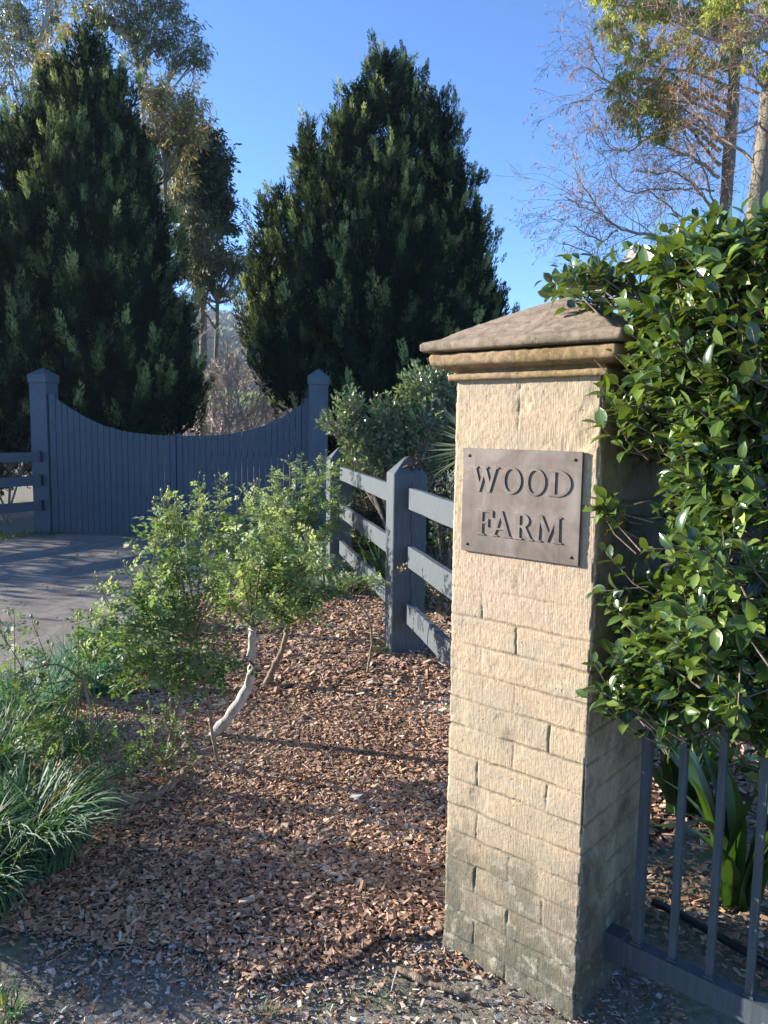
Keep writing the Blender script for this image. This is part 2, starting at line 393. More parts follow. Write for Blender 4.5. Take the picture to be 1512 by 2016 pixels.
chips(mb, x, y, RG.uniform(.005, .026, len(x)), -.002, np.clip(RG.beta(2.2, 2.3, len(x)), 0, 1), RG)
tag(mb.build('bark_mulch', CHIPM), kind='stuff')
# grey litter over the soil in front
mb = MB(); n = 16000
x = RG.uniform(-1.9, .9, n); y = RG.uniform(1.75, 2.62, n)
keep = (y < np.interp(x, [-1.9, -1.0, -.4, .2, .9], [2.6, 2.42, 2.3, 2.36, 2.2])) & (fbm(x*3, y*3, 0, 7, 3) > -.35)
x, y = x[keep], y[keep]
chips(mb, x, y, RG.uniform(.002, .012, len(x))*RG.choice([1, 1, 1, 1, 2.4], len(x)), .0, RG.choice([.99, 1, .97, 1, .2, .85, .1, .5, .15, .93], len(x)), RG, .10)
tag(mb.build('leaf_litter', CHIPM), kind='stuff')
mb = MB(); n = 700
x = RG.uniform(-5.3, -1.0, n)*1.0; y = RG.uniform(3, 11, n); k = inpoly(x, y, np.array(drive)); x, y = x[k], y[k]
chips(mb, x, y, RG.uniform(.01, .05, len(x))*RG.choice([.5, .5, 1], len(x)), .014, RG.choice([.1, .2, .95, .3], len(x)), RG, .08)
tag(mb.build('driveway_litter', CHIPM), kind='stuff')
# moss and seedlings on the soil
MOSS = leafmat('moss_green', [(0, (.045, .060, .02)), (.6, (.09, .12, .035)), (1, (.17, .21, .06))], .8, .2)
mb = MB(); n = 26000
x = RG.uniform(-1.9, .95, n); y = RG.uniform(1.75, 2.5, n)
k = (fbm(x*2.6, y*2.6, 0, 41, 3) > .12) & (y < np.interp(x, [-1.9, -1, -.4, .2, .95], [2.6, 2.42, 2.22, 2.30, 2.1])); x, y = x[k], y[k]; n = len(x)
tri = (np.array([(-.5, 0, 0), (.5, 0, 0), (0, 1, 0.)]), [np.array([[0, 1, 2]])], np.array([(0, 0), (1, 0), (.5, 1.)]))
d = np.stack([RG.normal(0, .8, n), RG.normal(0, .8, n), RG.uniform(.4, 1.2, n)], 1)
mb.inst(tri, np.stack([x, y, np.zeros(n)-.001], 1), basis(d, RG.normal(0, 1, (n, 3))), np.stack([RG.uniform(.001, .003, n), RG.uniform(.003, .010, n), np.ones(n)], 1), RG.uniform(0, 1, n))
tag(mb.build('moss', MOSS), kind='stuff')

# ------------------------------------------------------------------ stone gate pillar
PW = .478
PA = np.array([.214, 2.353]); PB = np.array([.574, 2.039]); PX = unit(PB-PA); PY = np.array([-PX[1], PX[0]])
PC = PB+PW*PY; PCTR = (PA+PC)/2; PROT = math.atan2(PX[1], PX[0])
def ploc(X, Y, Z=0.0):
    q = PCTR+PX*X+PY*Y; return np.array([q[0], q[1], Z])
pillar = thing('stone_pillar', 'square rendered sandstone pillar with a pyramid cap, carrying the bronze plate', 'pillar', (*PCTR, 0), PROT)
H = 1.846; h2 = PW/2
def perim(ns, r=.009):
    P = []; N = []; S = []; U = []
    for k, (n_, a) in enumerate(zip(ns, (0, 1, 2, 3))):   # 0 front(-y), 1 right(+x), 2 back, 3 left
        tdir = [(1, 0), (0, 1), (-1, 0), (0, -1)][a]; nd = [(0, -1), (1, 0), (0, 1), (-1, 0)][a]
        for u in np.linspace(-h2+r, h2-r, n_):
            P.append((tdir[0]*u+nd[0]*h2, tdir[1]*u+nd[1]*h2)); N.append(nd); S.append(a); U.append(u+h2)
        nn = [(1, 0), (0, 1), (-1, 0), (0, -1)][a]
        cx, cy = tdir[0]*(h2-r)+nd[0]*(h2-r), tdir[1]*(h2-r)+nd[1]*(h2-r)
        for t in (.17, .33, .5, .67, .83):
            v = np.array(nd)*math.cos(t*PI/2)+np.array(nn)*math.sin(t*PI/2)
            P.append((cx+v[0]*r, cy+v[1]*r)); N.append(tuple(v)); S.append(a if t < .5 else (a+1) % 4); U.append(PW-.002 if t < .5 else .002)
    return np.array(P), np.array(N), np.array(S), np.array(U)
P2, N2, S2, U2 = perim((150, 125, 24, 40))
zr = np.linspace(-.08, H, 560)
ZZ, _ = np.meshgrid(zr, np.arange(len(P2)), indexing='ij')
UU = np.broadcast_to(U2, ZZ.shape); SS = np.broadcast_to(S2, ZZ.shape)
PXm = np.broadcast_to(P2[:, 0], ZZ.shape); PYm = np.broadcast_to(P2[:, 1], ZZ.shape)
wob = fbm(PXm*14, PYm*14, ZZ*14, 2, 3)*.0035+fbm(PXm*90, PYm*90, ZZ*90, 12, 2)*.0013
cz = (ZZ+wob-.235)/.089; kk = np.floor(cz); fz = (cz-kk)*.089
def joint(dist, wdt): return np.exp(-(dist/wdt)**2)
hj = joint(np.minimum(fz, .089-fz), .0034)*1.15
par = (kk.astype(int)+SS) % 2
ub = UU+wob
jl = np.where(par == 0, np.minimum(np.abs(ub-.118), np.abs(ub-.358)), np.minimum(np.abs(ub-.240), np.minimum(np.abs(ub+.02), np.abs(ub-.5))))
vj = joint(jl, .0032)*.85*np.clip(.7+1.1*vnoise(kk*1.7, np.round(ub/.12)*2.3, 0, 77), 0, 1.3)
patch = fbm(PXm*9, PYm*9, ZZ*9, 8, 3)
amt = np.clip(.72+patch*1.0, .28, 1.25)*np.interp(ZZ, [0, .35, .95, 1.16, 1.30, 2], [1.5, 1.1, .95, .6, .06, .02])
gv = np.clip(np.maximum(hj, vj), 0, 1)*amt
hb = joint(ZZ+wob-1.497, .003)*np.where(SS == 0, np.clip((UU-.41)/.03, 0, 1), 1)*.9      # the block joint beside the plate
hb = hb+joint(ub-.225, .003)*((ZZ > 1.70) & (ZZ < 1.83))*.5*(SS == 0)
gv = np.maximum(gv, np.clip(hb, 0, 1))
lum = fbm(PXm*12, PYm*12, ZZ*12, 4, 3)*.0007+(hsh((PXm*6000).astype(np.int64), (PYm*6000).astype(np.int64), (ZZ*6000).astype(np.int64), 5)-.5)*.0011+fbm(PXm*90, PYm*90, ZZ*90, 6, 2)*.00045*np.interp(ZZ, [1.0, 1.3], [.5, 1.7])
eros = np.clip(fbm(PXm*9, PYm*9, ZZ*9, 14, 4)-.35, 0, 1)*.006
disp = lum-eros-gv*.0058*np.interp(ZZ, [0, .5, 1.2], [1.25, 1, .8])
disp = disp+np.where(ZZ > 1.10, .0012, 0)+np.interp(ZZ, [0, .12], [.004, 0])
edge = np.clip(fbm(PXm*0+SS*3.1, ZZ*16, 0, 21, 3)-.1, 0, 1)*.012
corner = np.broadcast_to(((np.abs(N2[:, 0]) > .05) & (np.abs(N2[:, 1]) > .05)), ZZ.shape)
disp = disp-edge*corner
V = np.stack([PXm+N2[None, :, 0]*disp, PYm+N2[None, :, 1]*disp, ZZ], -1)
nr, nc = ZZ.shape; idx = np.arange(nr*nc).reshape(nr, nc); nx_ = np.roll(idx, -1, 1)
mb = MB(); mb.add(V, [np.stack([idx[:-1], nx_[:-1], nx_[1:], idx[1:]], -1).reshape(-1, 4)], rnd=np.clip(gv*1.1, 0, 1).ravel())
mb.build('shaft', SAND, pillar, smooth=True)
# cap: profile (offset, z)
def caploop(prof, name, mat, nseg=110, close_top=False, amp=.002, seed=1):
    mb = MB(); rows = []
    base = []
    for a in range(4):
        tdir = [(1, 0), (0, 1), (-1, 0), (0, -1)][a]; nd = [(0, -1), (1, 0), (0, 1), (-1, 0)][a]
        for t in np.linspace(-1, 1, nseg, endpoint=False): base.append((tdir[0]*t+nd[0], tdir[1]*t+nd[1]))
    base = np.array(base)
    # refine the profile
    pr = []
    for (o0, z0), (o1, z1) in zip(prof[:-1], prof[1:]):
        k = max(1, int(math.hypot(o1-o0, z1-z0)/.006))
        for t in range(k): pr.append((o0+(o1-o0)*t/k, z0+(z1-z0)*t/k))
    pr.append(prof[-1]); pr = np.array(pr)
    V = np.zeros((len(pr), len(base), 3))
    for i, (o, z) in enumerate(pr):
        hw = h2+o
        V[i, :, 0] = base[:, 0]*hw; V[i, :, 1] = base[:, 1]*hw; V[i, :, 2] = z
    dn = fbm(V[..., 0]*60, V[..., 1]*60, V[..., 2]*60, seed, 4)*amp*.55+fbm(V[..., 0]*7, V[..., 1]*7, V[..., 2]*7, seed+5, 2)*.0009
    rr = np.maximum(np.abs(V[..., 0]), np.abs(V[..., 1]))+1e-6
    s_ = 1+dn/np.maximum(rr, .05)
    cornerf = np.clip((np.minimum(np.abs(V[..., 0]), np.abs(V[..., 1]))/rr-.965)/.035, 0, 1)**2*.010
    V[..., 0] *= s_-cornerf; V[..., 1] *= s_-cornerf; V[..., 2] += dn*.7
    idx = np.arange(len(pr)*len(base)).reshape(len(pr), -1); nx_ = np.roll(idx, -1, 1)
    mb.add(V, [np.stack([idx[:-1], nx_[:-1], nx_[1:], idx[1:]], -1).reshape(-1, 4)], rnd=0.0)
    return mb
mb = caploop([(-.02, 1.846), (.020, 1.845), (.022, 1.862), (.008, 1.866), (.008, 1.874), (.036, 1.879), (.054, 1.886), (.060, 1.893), (.063, 1.912), (.060, 1.920), (.040, 1.923)], 'm', None, amp=.0035)
mb.build('cap_moulding', SANDCAP, pillar, smooth=True)
mb = caploop([(.035, 1.925), (.076, 1.928), (.083, 1.933), (.083, 1.950), (.076, 1.956), (.04, 1.966), (0, 1.991), (-.1, 2.043), (-.19, 2.083), (-.228, 2.098), (-.2385, 2.101)], 'm', None, amp=.0016, seed=9)
mb.build('cap_top', SANDTOP, pillar, smooth=True)

# ------------------------------------------------------------------ name plate
def glyphs():
    def arc(cx, cy, rx, ry, a0, a1, n=14): return [(cx+rx*math.cos(R(a0+(a1-a0)*i/n)), cy+ry*math.sin(R(a0+(a1-a0)*i/n))) for i in range(n+1)]
    G = {}
    G['W'] = (1.36, [[(0,1),(.36,1),(.36,.95),(.28,.92),(.46,.33),(.61,.80),(.57,.93),(.49,.95),(.49,1),(.85,1),(.85,.95),(.77,.93),(.95,.36),(1.10,.92),(1.01,.95),(1.01,1),(1.36,1),(1.36,.95),(1.25,.92),(.95,-.02),(.85,-.02),(.663,.62),(.47,-.02),(.37,-.02),(.11,.93),(0,.95)]])
    G['O'] = (.93, [arc(.465,.5,.465,.53,0,350,35), arc(.465,.5,.275,.44,0,350,35)])
    G['D'] = (.95, [[(0,1),(.36,1)]+arc(.38,.5,.57,.5,88,-88,20)+[(.36,0),(0,0),(0,.05),(.1,.07),(.1,.93),(0,.95)], [(.29,.92),(.36,.92)]+arc(.37,.5,.38,.42,88,-88,20)+[(.36,.08),(.29,.08)]])
    G['F'] = (.77, [[(0,1),(.77,1),(.77,.74),(.72,.74),(.62,.92),(.29,.92),(.29,.55),(.46,.55),(.52,.66),(.57,.66),(.57,.34),(.52,.34),(.46,.46),(.29,.46),(.29,.07),(.40,.05),(.40,0),(0,0),(0,.05),(.1,.07),(.1,.93),(0,.95)]])
    G['A'] = (.96, [[(.40,1.03),(.50,1.03),(.86,.07),(.96,.05),(.96,0),(.56,0),(.56,.05),(.66,.07),(.60,.27),(.26,.27),(.19,.07),(.31,.05),(.31,0),(0,0),(0,.05),(.10,.07)], [(.29,.35),(.57,.35),(.43,.76)]])
    G['R'] = (.88, [[(0,1),(.38,1)]+arc(.40,.74,.29,.26,88,-62,14)+[(.79,.07),(.88,.05),(.88,0),(.64,0),(.37,.46),(.29,.46),(.29,.07),(.4,.05),(.4,0),(0,0),(0,.05),(.1,.07),(.1,.93),(0,.95)], [(.29,.92),(.36,.92)]+arc(.37,.735,.125,.185,86,-86,10)+[(.36,.55),(.29,.55)]])
    G['M'] = (1.12, [[(.05,1),(.27,1),(.57,.36),(.84,1),(1.07,1),(1.07,.95),(.99,.93),(1.01,.07),(1.12,.05),(1.12,0),(.72,0),(.72,.05),(.81,.07),(.80,.74),(.53,.03),(.48,.03),(.19,.76),(.17,.07),(.27,.05),(.27,0),(0,0),(0,.05),(.09,.07),(.12,.93),(.05,.95)]])
    return G
plate = thing('name_plate', 'weathered bronze plate with raised lettering screwed to the sandstone pillar', 'sign', ploc(0, -h2, 1.487), PROT)
PWD, PHT = .391, .312
px0 = (.044+.431)/2-h2
mb = MB(); hx, hz = PWD/2, PHT/2
# bevelled slab
ring = lambda e, y: [(px0-hx+e, y, -hz+e), (px0+hx-e, y, -hz+e), (px0+hx-e, y, hz-e), (px0-hx+e, y, hz-e)]
V = ring(0, -.004)+ring(0, -.0112)+ring(.0008, -.012)
mb.add(V, [[[0,1,5,4],[1,2,6,5],[2,3,7,6],[3,0,4,7],[4,5,9,8],[5,6,10,9],[6,7,11,10],[7,4,8,11],[8,9,10,11],[3,2,1,0]]][0])
mb.build('plate', BRONZE, plate)
G = glyphs(); lh = .0735
def lay(word, x0, z0, lh, gaps):
    cu = bpy.data.curves.new('lettering', 'CURVE'); cu.dimensions = '2D'; cu.fill_mode = 'BOTH'; cu.extrude = .0023; cu.bevel_depth = .0004; cu.offset = -.0003
    x = x0
    for ch, gp_ in zip(word, gaps):
        w_, cs = G[ch]
        for c in cs:
            s_ = cu.splines.new('POLY'); s_.points.add(len(c)-1); s_.use_cyclic_u = True
            for i, (a, b) in enumerate(c): s_.points[i].co = (x+a*lh, z0+b*lh, 0, 1)
        x += (w_+gp_)*lh
    co = bpy.data.objects.new('tmp', cu); COL.objects.link(co)
    bpy.context.view_layer.update()
    me = bpy.data.meshes.new_from_object(co.evaluated_get(bpy.context.evaluated_depsgraph_get())); bpy.data.objects.remove(co)
    me.name = 'lettering'; me.materials.clear(); me.materials.append(BRONZE)
    lo = bpy.data.objects.new('lettering', me); COL.objects.link(lo); lo.parent = plate
    lo.rotation_euler = (PI/2, 0, 0); lo.location = (0, -.0128, 0)
lay('WOOD', .0715-h2, 1.517-1.487, lh, (.10, .13, .12, 0))
lay('FARM', .0975-h2, 1.386-1.487, lh*1.02, (-.07, .05, .09, 0))
for sx in (-1, 1):
    for sz in (-1, 1):
        mb = MB(); c = np.array([px0+sx*(hx-.022), -.0118, sz*(hz-.022)])
        mb.tube([c, c+[0, -.0022, 0], c+[0, -.0030, 0]], [.0046, .0044, .0026], 10, cap=True)
        mb.build('screw', DARKMETAL, plate)

# ------------------------------------------------------------------ painted post and rail fence
FD = unit(np.array([.16+.53, 5.72-8.95])*-1)          # away from the camera
FANG = math.atan2(FD[1], FD[0])-PI/2
def post_mesh(mb, w_, h_, apex, seed=0, bevel=.006):
    hw = w_/2; P = [(0-.1, hw), (h_-apex, hw)]
    prof = [(-.1, hw), (h_*.5, hw*1.0), (h_-apex-.004, hw), (h_-apex, hw-.002), (h_-.004, .012), (h_, .004)]
    rows = []
    for z, q in prof:
        b = min(bevel, q*.4)
        rows.append([(-q+b,-q,z),(q-b,-q,z),(q,-q+b,z),(q,q-b,z),(q-b,q,z),(-q+b,q,z),(-q,q-b,z),(-q,-q+b,z)])
    V = np.array(rows).reshape(-1, 3); n = len(prof)
    i = np.arange(n-1)[:, None]*8; j = np.arange(8)[None]; k = (j+1) % 8
    mb.add(V, [np.stack([i+j, i+k, i+8+k, i+8+j], -1).reshape(-1, 4), (np.arange(8)+(n-1)*8)[None]])
near_p = np.array([.165, 5.73]); far_p = np.array([-.53, 8.95])
ROT = flat('rotten_wood', (.10, .045, .025), .9)
def rot_hole(parent, c, s, seed):
    """splintered cavity where the end grain has rotted"""
    rg = np.random.default_rng(seed); mb = MB()
    for i in range(60):
        p = np.array(c)+rg.normal(0, 1, 3)*np.array([.35, .08, .5])*s; d = rg.normal(0, 1, 3)*[.5, .4, 1]
        L = rg.uniform(.2, .6)*s
        mb.box((-L*.2, -L*.1, -L*.5), (L*.2, L*.1, L*.5), (np.block([[basis(d[None], rg.normal(0, 1, (1, 3)))[0], p[:, None]], [np.zeros((1, 3)), np.ones((1, 1))]])).tolist())
    return mb.build('rotten_patch', ROT, parent)
post0 = thing('fence_post', 'square blue-grey fence post nearest the pillar with a rotten hole in its pointed top', 'fence post', (*near_p, 0), FANG, 'posts of the painted side fence')
mb = MB(); post_mesh(mb, .252, 1.49, .125); mb.build('post', PAINT, post0)
rot_hole(post0, (.03, -.085, 1.40), .085, 3)
mb = MB(); cr = np.array([(.012+.006*math.sin(z*17)+.004*math.sin(z*43), -.1262, z) for z in np.linspace(.35, 1.30, 40)]); mb.tube(cr, .0022, 4); mb.build('crack', DARKMETAL, post0)
post1 = thing('fence_post', 'square blue-grey fence post behind the rose bushes, second from the pillar', 'fence post', (*far_p, 0), FANG+.03, 'posts of the painted side fence')
mb = MB(); post_mesh(mb, .265, 1.47, .135); mb.build('post', PAINT, post1)
rot_hole(post1, (.02, -.09, 1.385), .06, 5)
def rail(name, p0, p1, zc, hh, th, label, sag=0.0):
    c = (p0+p1)/2; L = np.linalg.norm(p1-p0); a = math.atan2(p1[1]-p0[1], p1[0]-p0[0])
    o = thing(name, label, 'fence rail', (*c, zc), a, 'rails of the painted side fence')
    mb = MB(); xs = np.linspace(-L/2, L/2, 14); b = .004
    rows = []
    for x_ in xs:
        dz = sag*math.sin((x_/L+.5)*PI)+.002*math.sin(x_*9+zc*30); t = th/2; q = hh/2
        rows.append([(x_,-t+b,-q+dz),(x_,t-b,-q+dz),(x_,t,-q+b+dz),(x_,t,q-b+dz),(x_,t-b,q+dz),(x_,-t+b,q+dz),(x_,-t,q-b+dz),(x_,-t,-q+b+dz)])
    V = np.array(rows).reshape(-1, 3); n = len(xs); i = np.arange(n-1)[:, None]*8; j = np.arange(8)[None]; k = (j+1) % 8
    mb.add(V, [np.stack([i+j, i+8+j, i+8+k, i+k], -1).reshape(-1, 4), np.arange(8)[None], (np.arange(8)+(n-1)*8)[None][:, ::-1]])
    mb.build('board', PAINT, o); return o
names = {0: 'top', 1: 'middle', 2: 'bottom'}
pil_p = near_p-FD*2.95
for i, zc in enumerate((1.188, .758, .332)):
    rail('fence_rail', near_p-FD*.12, pil_p, zc, .158, .045, f'{names[i]} grey rail between the pillar and the post with the rotten top')
    rail('fence_rail', far_p-FD*.12, near_p+FD*.12, zc-.015, .152, .045, f'{names[i]} grey rail between the two painted fence posts')
rail('fence_rail', np.array([-.90, 10.9]), far_p+FD*.12, 1.175, .15, .045, 'short top rail running from the second fence post to the gate post')
rail('fence_rail', np.array([-.90, 10.9]), far_p+FD*.12, .745, .15, .045, 'short middle rail from the second fence post to the gate post')
rail('fence_rail', np.array([-.90, 10.9]), far_p+FD*.12, .32, .15, .045, 'short bottom rail from the second fence post to the gate post')

# ------------------------------------------------------------------ gate
def gate_post(loc, w_, rz, label):
    o = thing('gate_post', label, 'gate post', (*loc, 0), rz, 'tall posts either side of the gate')
    mb = MB(); hw = w_/2
    mb.box((-hw, -hw, -.1), (hw, hw, 2.30)); mb.build('post', POSTPAINT, o)
    mb = MB(); e = hw+.016
    V = [(-e,-e,2.302),(e,-e,2.302),(e,e,2.302),(-e,e,2.302),(-e,-e,2.42),(e,-e,2.42),(e,e,2.42),(-e,e,2.42),(0,0,2.53)]
    mb.add(V, [[0,3,2,1],[0,1,5,4],[1,2,6,5],[2,3,7,6],[3,0,4,7]]); mb.F.append(np.array([[4,5,8],[5,6,8],[6,7,8],[7,4,8]]))
    mb.build('cap', POSTPAINT, o); return o
gpl = gate_post((-5.18, 11.70), .285, R(-14), 'tall blue gate post with pyramid cap where the three left rails end')
gpr = gate_post((-.965, 11.10), .225, R(-10), 'tall blue gate post with pyramid cap behind the rose bushes')
# gate leaves
gL = at(118, 1050, 11.55)[:2]; gR = at(605, 1050, 11.15)[:2]; gC = at(350, 1050, 11.36)[:2]
def curve_z(px):
    return np.interp(px, [118, 150, 180, 210, 245, 280, 315, 350, 400, 450, 485, 520, 555, 585, 607],
                     [784, 806, 824, 837.5, 848, 853.5, 856.5, 858, 858, 855, 849, 839, 823, 802, 786])
def leaf(a, b, pxa, pxb, n, label, braces, stile_at):
    L = np.linalg.norm(b-a); rz = math.atan2(b[1]-a[1], b[0]-a[0])
    o = thing('gate_leaf', label, 'gate', (*a, 0), rz, 'the two leaves of the driveway gate')
    rg = np.random.default_rng(n)
    bw = L/n; mb = MB()
    for i in range(n):
        x0, x1 = i*bw+.0035+rg.uniform(0, .002), (i+1)*bw-.0035-rg.uniform(0, .002)
        def top(x_):
            px = pxa+(pxb-pxa)*x_/L; Yd = a[1]+(b[1]-a[1])*x_/L
            return at(px, curve_z(px), Yd)[2]
        z0, z1 = top(x0), top(x1); y = rg.uniform(-.002, .002)
        V = [(x0,y-.011,.05),(x1,y-.011,.05),(x1,y+.011,.05),(x0,y+.011,.05),(x0,y-.011,z0),(x1,y-.011,z1),(x1,y+.011,z1),(x0,y+.011,z0)]
        mb.add(V, [[0,3,2,1],[4,5,6,7],[0,1,5,4],[1,2,6,5],[2,3,7,6],[3,0,4,7]], rnd=rg.uniform(0, 1))
    mb.build('paling_panel', GATEPAINT, o)
    for zc in (.16, 1.30):
        fr = MB(); fr.box((.02, .0135, zc-.05), (L-.02, .055, zc+.05)); fr.build('frame_rail', GATEPAINT, o)
    br = MB()
    for (xa, za, xb, zb) in braces:
        dd = np.array([xb-xa, 0, zb-za])*L; dd[2] = zb-za; dd = np.array([(xb-xa)*L, 0, zb-za]); ln = np.linalg.norm(dd); u_ = dd/ln; v_ = np.array([-u_[2], 0, u_[0]])
        M4 = np.eye(4); M4[:3, 0] = u_; M4[:3, 1] = (0, 1, 0); M4[:3, 2] = v_; M4[:3, 3] = (xa*L, 0, za)
        br.box((0, .0137, -.045), (ln, .048, .045), M4)
    br.build('brace', GATEPAINT, o)
    zt = at(*( (123, 771) if stile_at == 0 else (598, 781)), a[1] if stile_at == 0 else b[1])[2]
    st = MB(); x0 = -.10 if stile_at == 0 else L-.055
    hw = .048; M4 = np.eye(4); M4[:3, 3] = (x0+.048, .01, 0)
    st.box((-hw, -.03, .04), (hw, .05, zt-.045), M4)
    e = hw+.008; V = np.array([(-e,-.04,zt-.044),(e,-.04,zt-.044),(e,.06,zt-.044),(-e,.06,zt-.044),(-e,-.04,zt-.03),(e,-.04,zt-.03),(e,.06,zt-.03),(-e,.06,zt-.03),(0,.01,zt)])+[x0+.048, 0, 0]
    st.add(V, [[0,3,2,1],[0,1,5,4],[1,2,6,5],[2,3,7,6],[3,0,4,7]]); st.F.append(np.array([[4,5,8],[5,6,8],[6,7,8],[7,4,8]])+st.n-9)
    st.build('stile', GATEPAINT, o)
    return o, L
lf, LL = leaf(gL, gC-unit(gR-gL)*.006, 118, 350, 20, 'left leaf of the blue paling gate, hung from the post beside the three rails', [(.03, .22, .62, .78), (.62, .78, .97, .22), (.03, 1.25, .55, .72)], 0)
rf, LR = leaf(gC+unit(gR-gL)*.006, gR, 350, 605, 22, 'right leaf of the blue paling gate, partly hidden by the roses', [(.97, .22, .4, .74), (.4, .74, .03, .22)], 1)
mb = MB(); zc = at(350, 858, 11.36)[2]
mb.box((-.06, .07, .03), (.06, .15, zc-.015)); V = [(-.07,.06,zc-.014),(.07,.06,zc-.014),(.07,.16,zc-.014),(-.07,.16,zc-.014),(0,.11,zc+.045)]
n_ = mb.n; mb.add(V, [[0,3,2,1]]); mb.F.append(np.array([[0,1,4],[1,2,4],[2,3,4],[3,0,4]])+n_)
o = mb.build('meeting_stile', GATEPAINT, lf); o.location = (LL, 0, 0)

# left fence: rails from gate post towards the viewer's left
LD = np.array([-.515, -.857])
a0 = np.array([-5.20, 11.51])
def left_rail(z0, z1, taper, label):
    o = thing('fence_rail', label, 'fence rail', (*a0, 0), math.atan2(LD[1], LD[0]), 'rails of the fence left of the gate')
    L = 2.6; mb = MB(); t = .02
    zz0 = z0+(.0)
    V = [(0,-t,z0),(L,-t,z0),(L,t,z0),(0,t,z0),(0,-t,z1),(.75 if taper else L,-t,z1),(.75 if taper else L,t,z1),(0,t,z1),(L,-t,z1-.12 if taper else z1),(L,t,z1-.12 if taper else z1)]
    if taper: F = [[0,3,2,1],[4,5,6,7],[5,8,9,6],[3,0,4,7],[1,2,9,8]]; mb.add(V, F); mb.F += [np.array([[0,1,8,5,4]]), np.array([[2,3,7,6,9]])]
    else: mb.add(V[:8], [[0,3,2,1],[4,5,6,7],[0,1,5,4],[1,2,6,5],[2,3,7,6],[3,0,4,7]])
    mb.build('board', PAINT, o)
    mb = MB(); mb.box((-.025, -.03, z0-.01), (-.002, .03, z1+.02)); mb.build('bracket', DARKMETAL, o)
left_rail(1.125, 1.262, True, 'top blue rail left of the gate, its upper edge cut down at the far end')
left_rail(.765, .905, False, 'middle blue rail of the fence left of the gate')
left_rail(.385, .525, False, 'bottom blue rail of the fence left of the gate')

# ------------------------------------------------------------------ iron fence beside the pillar
fy = -h2+.42*PW
fence = thing('iron_fence', 'dark painted steel bar fence starting from the shaded side of the sandstone pillar', 'fence', ploc(h2, fy), PROT)
mb = MB(); mb.box((.006, -.02, .108), (2.4, .022, .178)); mb.build('bottom_rail', IRON, fence)
mb = MB(); mb.box((.0, -.027, .098), (.055, .029, .188)); mb.build('wall_bracket', IRON, fence)
mb = MB(); mb.box((.006, -.018, 1.42), (2.4, .018, 1.46)); mb.build('top_rail', IRON, fence)
def fence_x(px, py):
    d = ray(px, py); nrm = np.array([PY[0], PY[1], 0]); p0 = ploc(h2, fy)
    t = ((p0-np.array([0, 0, CAMH]))@nrm)/(d@nrm); P = np.array([0, 0, CAMH])+d*t; return (P[:2]-p0[:2])@PX
bx = [fence_x(1258, 1800), fence_x(1325, 1842), fence_x(1400, 1875), fence_x(1478, 1912)]
sp = (bx[3]-bx[0])/3; bx = [bx[0]+sp*i for i in range(16) if bx[0]+sp*i < 2.35]
for i, x_ in enumerate(bx):
    mb = MB(); q = .0098 if i else .0125
    mb.box((x_-q, -q, .178), (x_+q, q, 1.52)); mb.box((x_-q-.003, -q-.003, .1785), (x_+q+.003, q+.003, .187))
    mb.build('bar', IRON, fence)
mb = MB(); P = [at(x_, y_, 0) if False else gp(x_, y_, .03) for x_, y_ in ((1285, 1775), (1330, 1795), (1400, 1835), (1480, 1880), (1600, 1950))]
mb.tube(P, .014, 8); tag(mb.build('irrigation_pipe', flat('black_poly', (.015, .015, .017), .45), smooth=True), 'black plastic irrigation pipe lying behind the steel fence', 'pipe')

# ================================================================== vegetation
def leaf_tpl(nseg=4, wid=.5, fold=.25, curl=.3, peak=.45, tip=1.0, wave=0.0):
    """a leaf of length 1 along +Y, `wid` wide, folded on its midrib and curled down at the tip"""
    t = np.linspace(0, 1, nseg+1); V = []; U = []
    wv = np.where(t < peak, np.sin(t/peak*PI/2)**.8, np.cos((t-peak)/(1-peak)*PI/2)**tip)*wid/2
    z = -curl*t**2+curl*.15*t
    for i, a in enumerate(t):
        for s_ in (-1, 0, 1):
            V.append((s_*wv[i], a, z[i]+abs(s_)*wv[i]*fold*2+(wave*math.sin(a*9+s_) if s_ else 0))); U.append((.5+s_*.5, a))
    F = []
    for i in range(nseg):
        for s_ in (0, 1): F.append([i*3+s_, i*3+s_+1, i*3+s_+4, i*3+s_+3])
    return (np.array(V), [np.array(F)], np.array(U))
def rvec(rng, n): return unit(rng.normal(0, 1, (n, 3)))
def cpath(P, n):
    """smooth path through the points"""
    P = np.asarray(P, float); L = np.concatenate([[0], np.cumsum(np.linalg.norm(np.diff(P, axis=0), axis=1))])
    s_ = np.linspace(0, L[-1], n); out = np.stack([np.interp(s_, L, P[:, k]) for k in range(3)], 1)
    for _ in range(2):
        q = out.copy(); q[1:-1] = (out[:-2]+2*out[1:-1]+out[2:])/4; out = q
    return out

# ---------------- conifers
NEEDLE = leafmat('conifer_green', [(0, (.008, .020, .012)), (.5, (.016, .034, .016)), (.74, (.11, .155, .055)), (1, (.46, .50, .20))], .8, .18, (1.3, 1.25, .5), .15)  # near-black stops imitate shade, pale top stops imitate sunlit tips
def plume_tpl(rng, n=46):
    V = []; F = []; U = []
    for i in range(n):
        h_ = rng.uniform(0, .85); a = rng.uniform(0, 2*PI); rr = .15*(1-h_)**.6*rng.uniform(.2, 1)
        b = np.array([math.cos(a)*rr, math.sin(a)*rr, h_]); d = unit(np.array([math.cos(a)*.42, math.sin(a)*.42, 1.0])+rng.normal(0, .17, 3))
        L = rng.uniform(.12, .30)*(1.1-.4*h_); wd = L*rng.uniform(.10, .17); x = unit(np.cross(d, rng.normal(0, 1, 3)))
        k = len(V); V += [b, b+d*L*.4+x*wd, b+d*L, b+d*L*.45-x*wd]; F.append([k, k+1, k+2, k+3]); U += [(.5, 0), (1, .5), (.5, 1), (0, .5)]
    return (np.array(V), [np.array(F)], np.array(U))
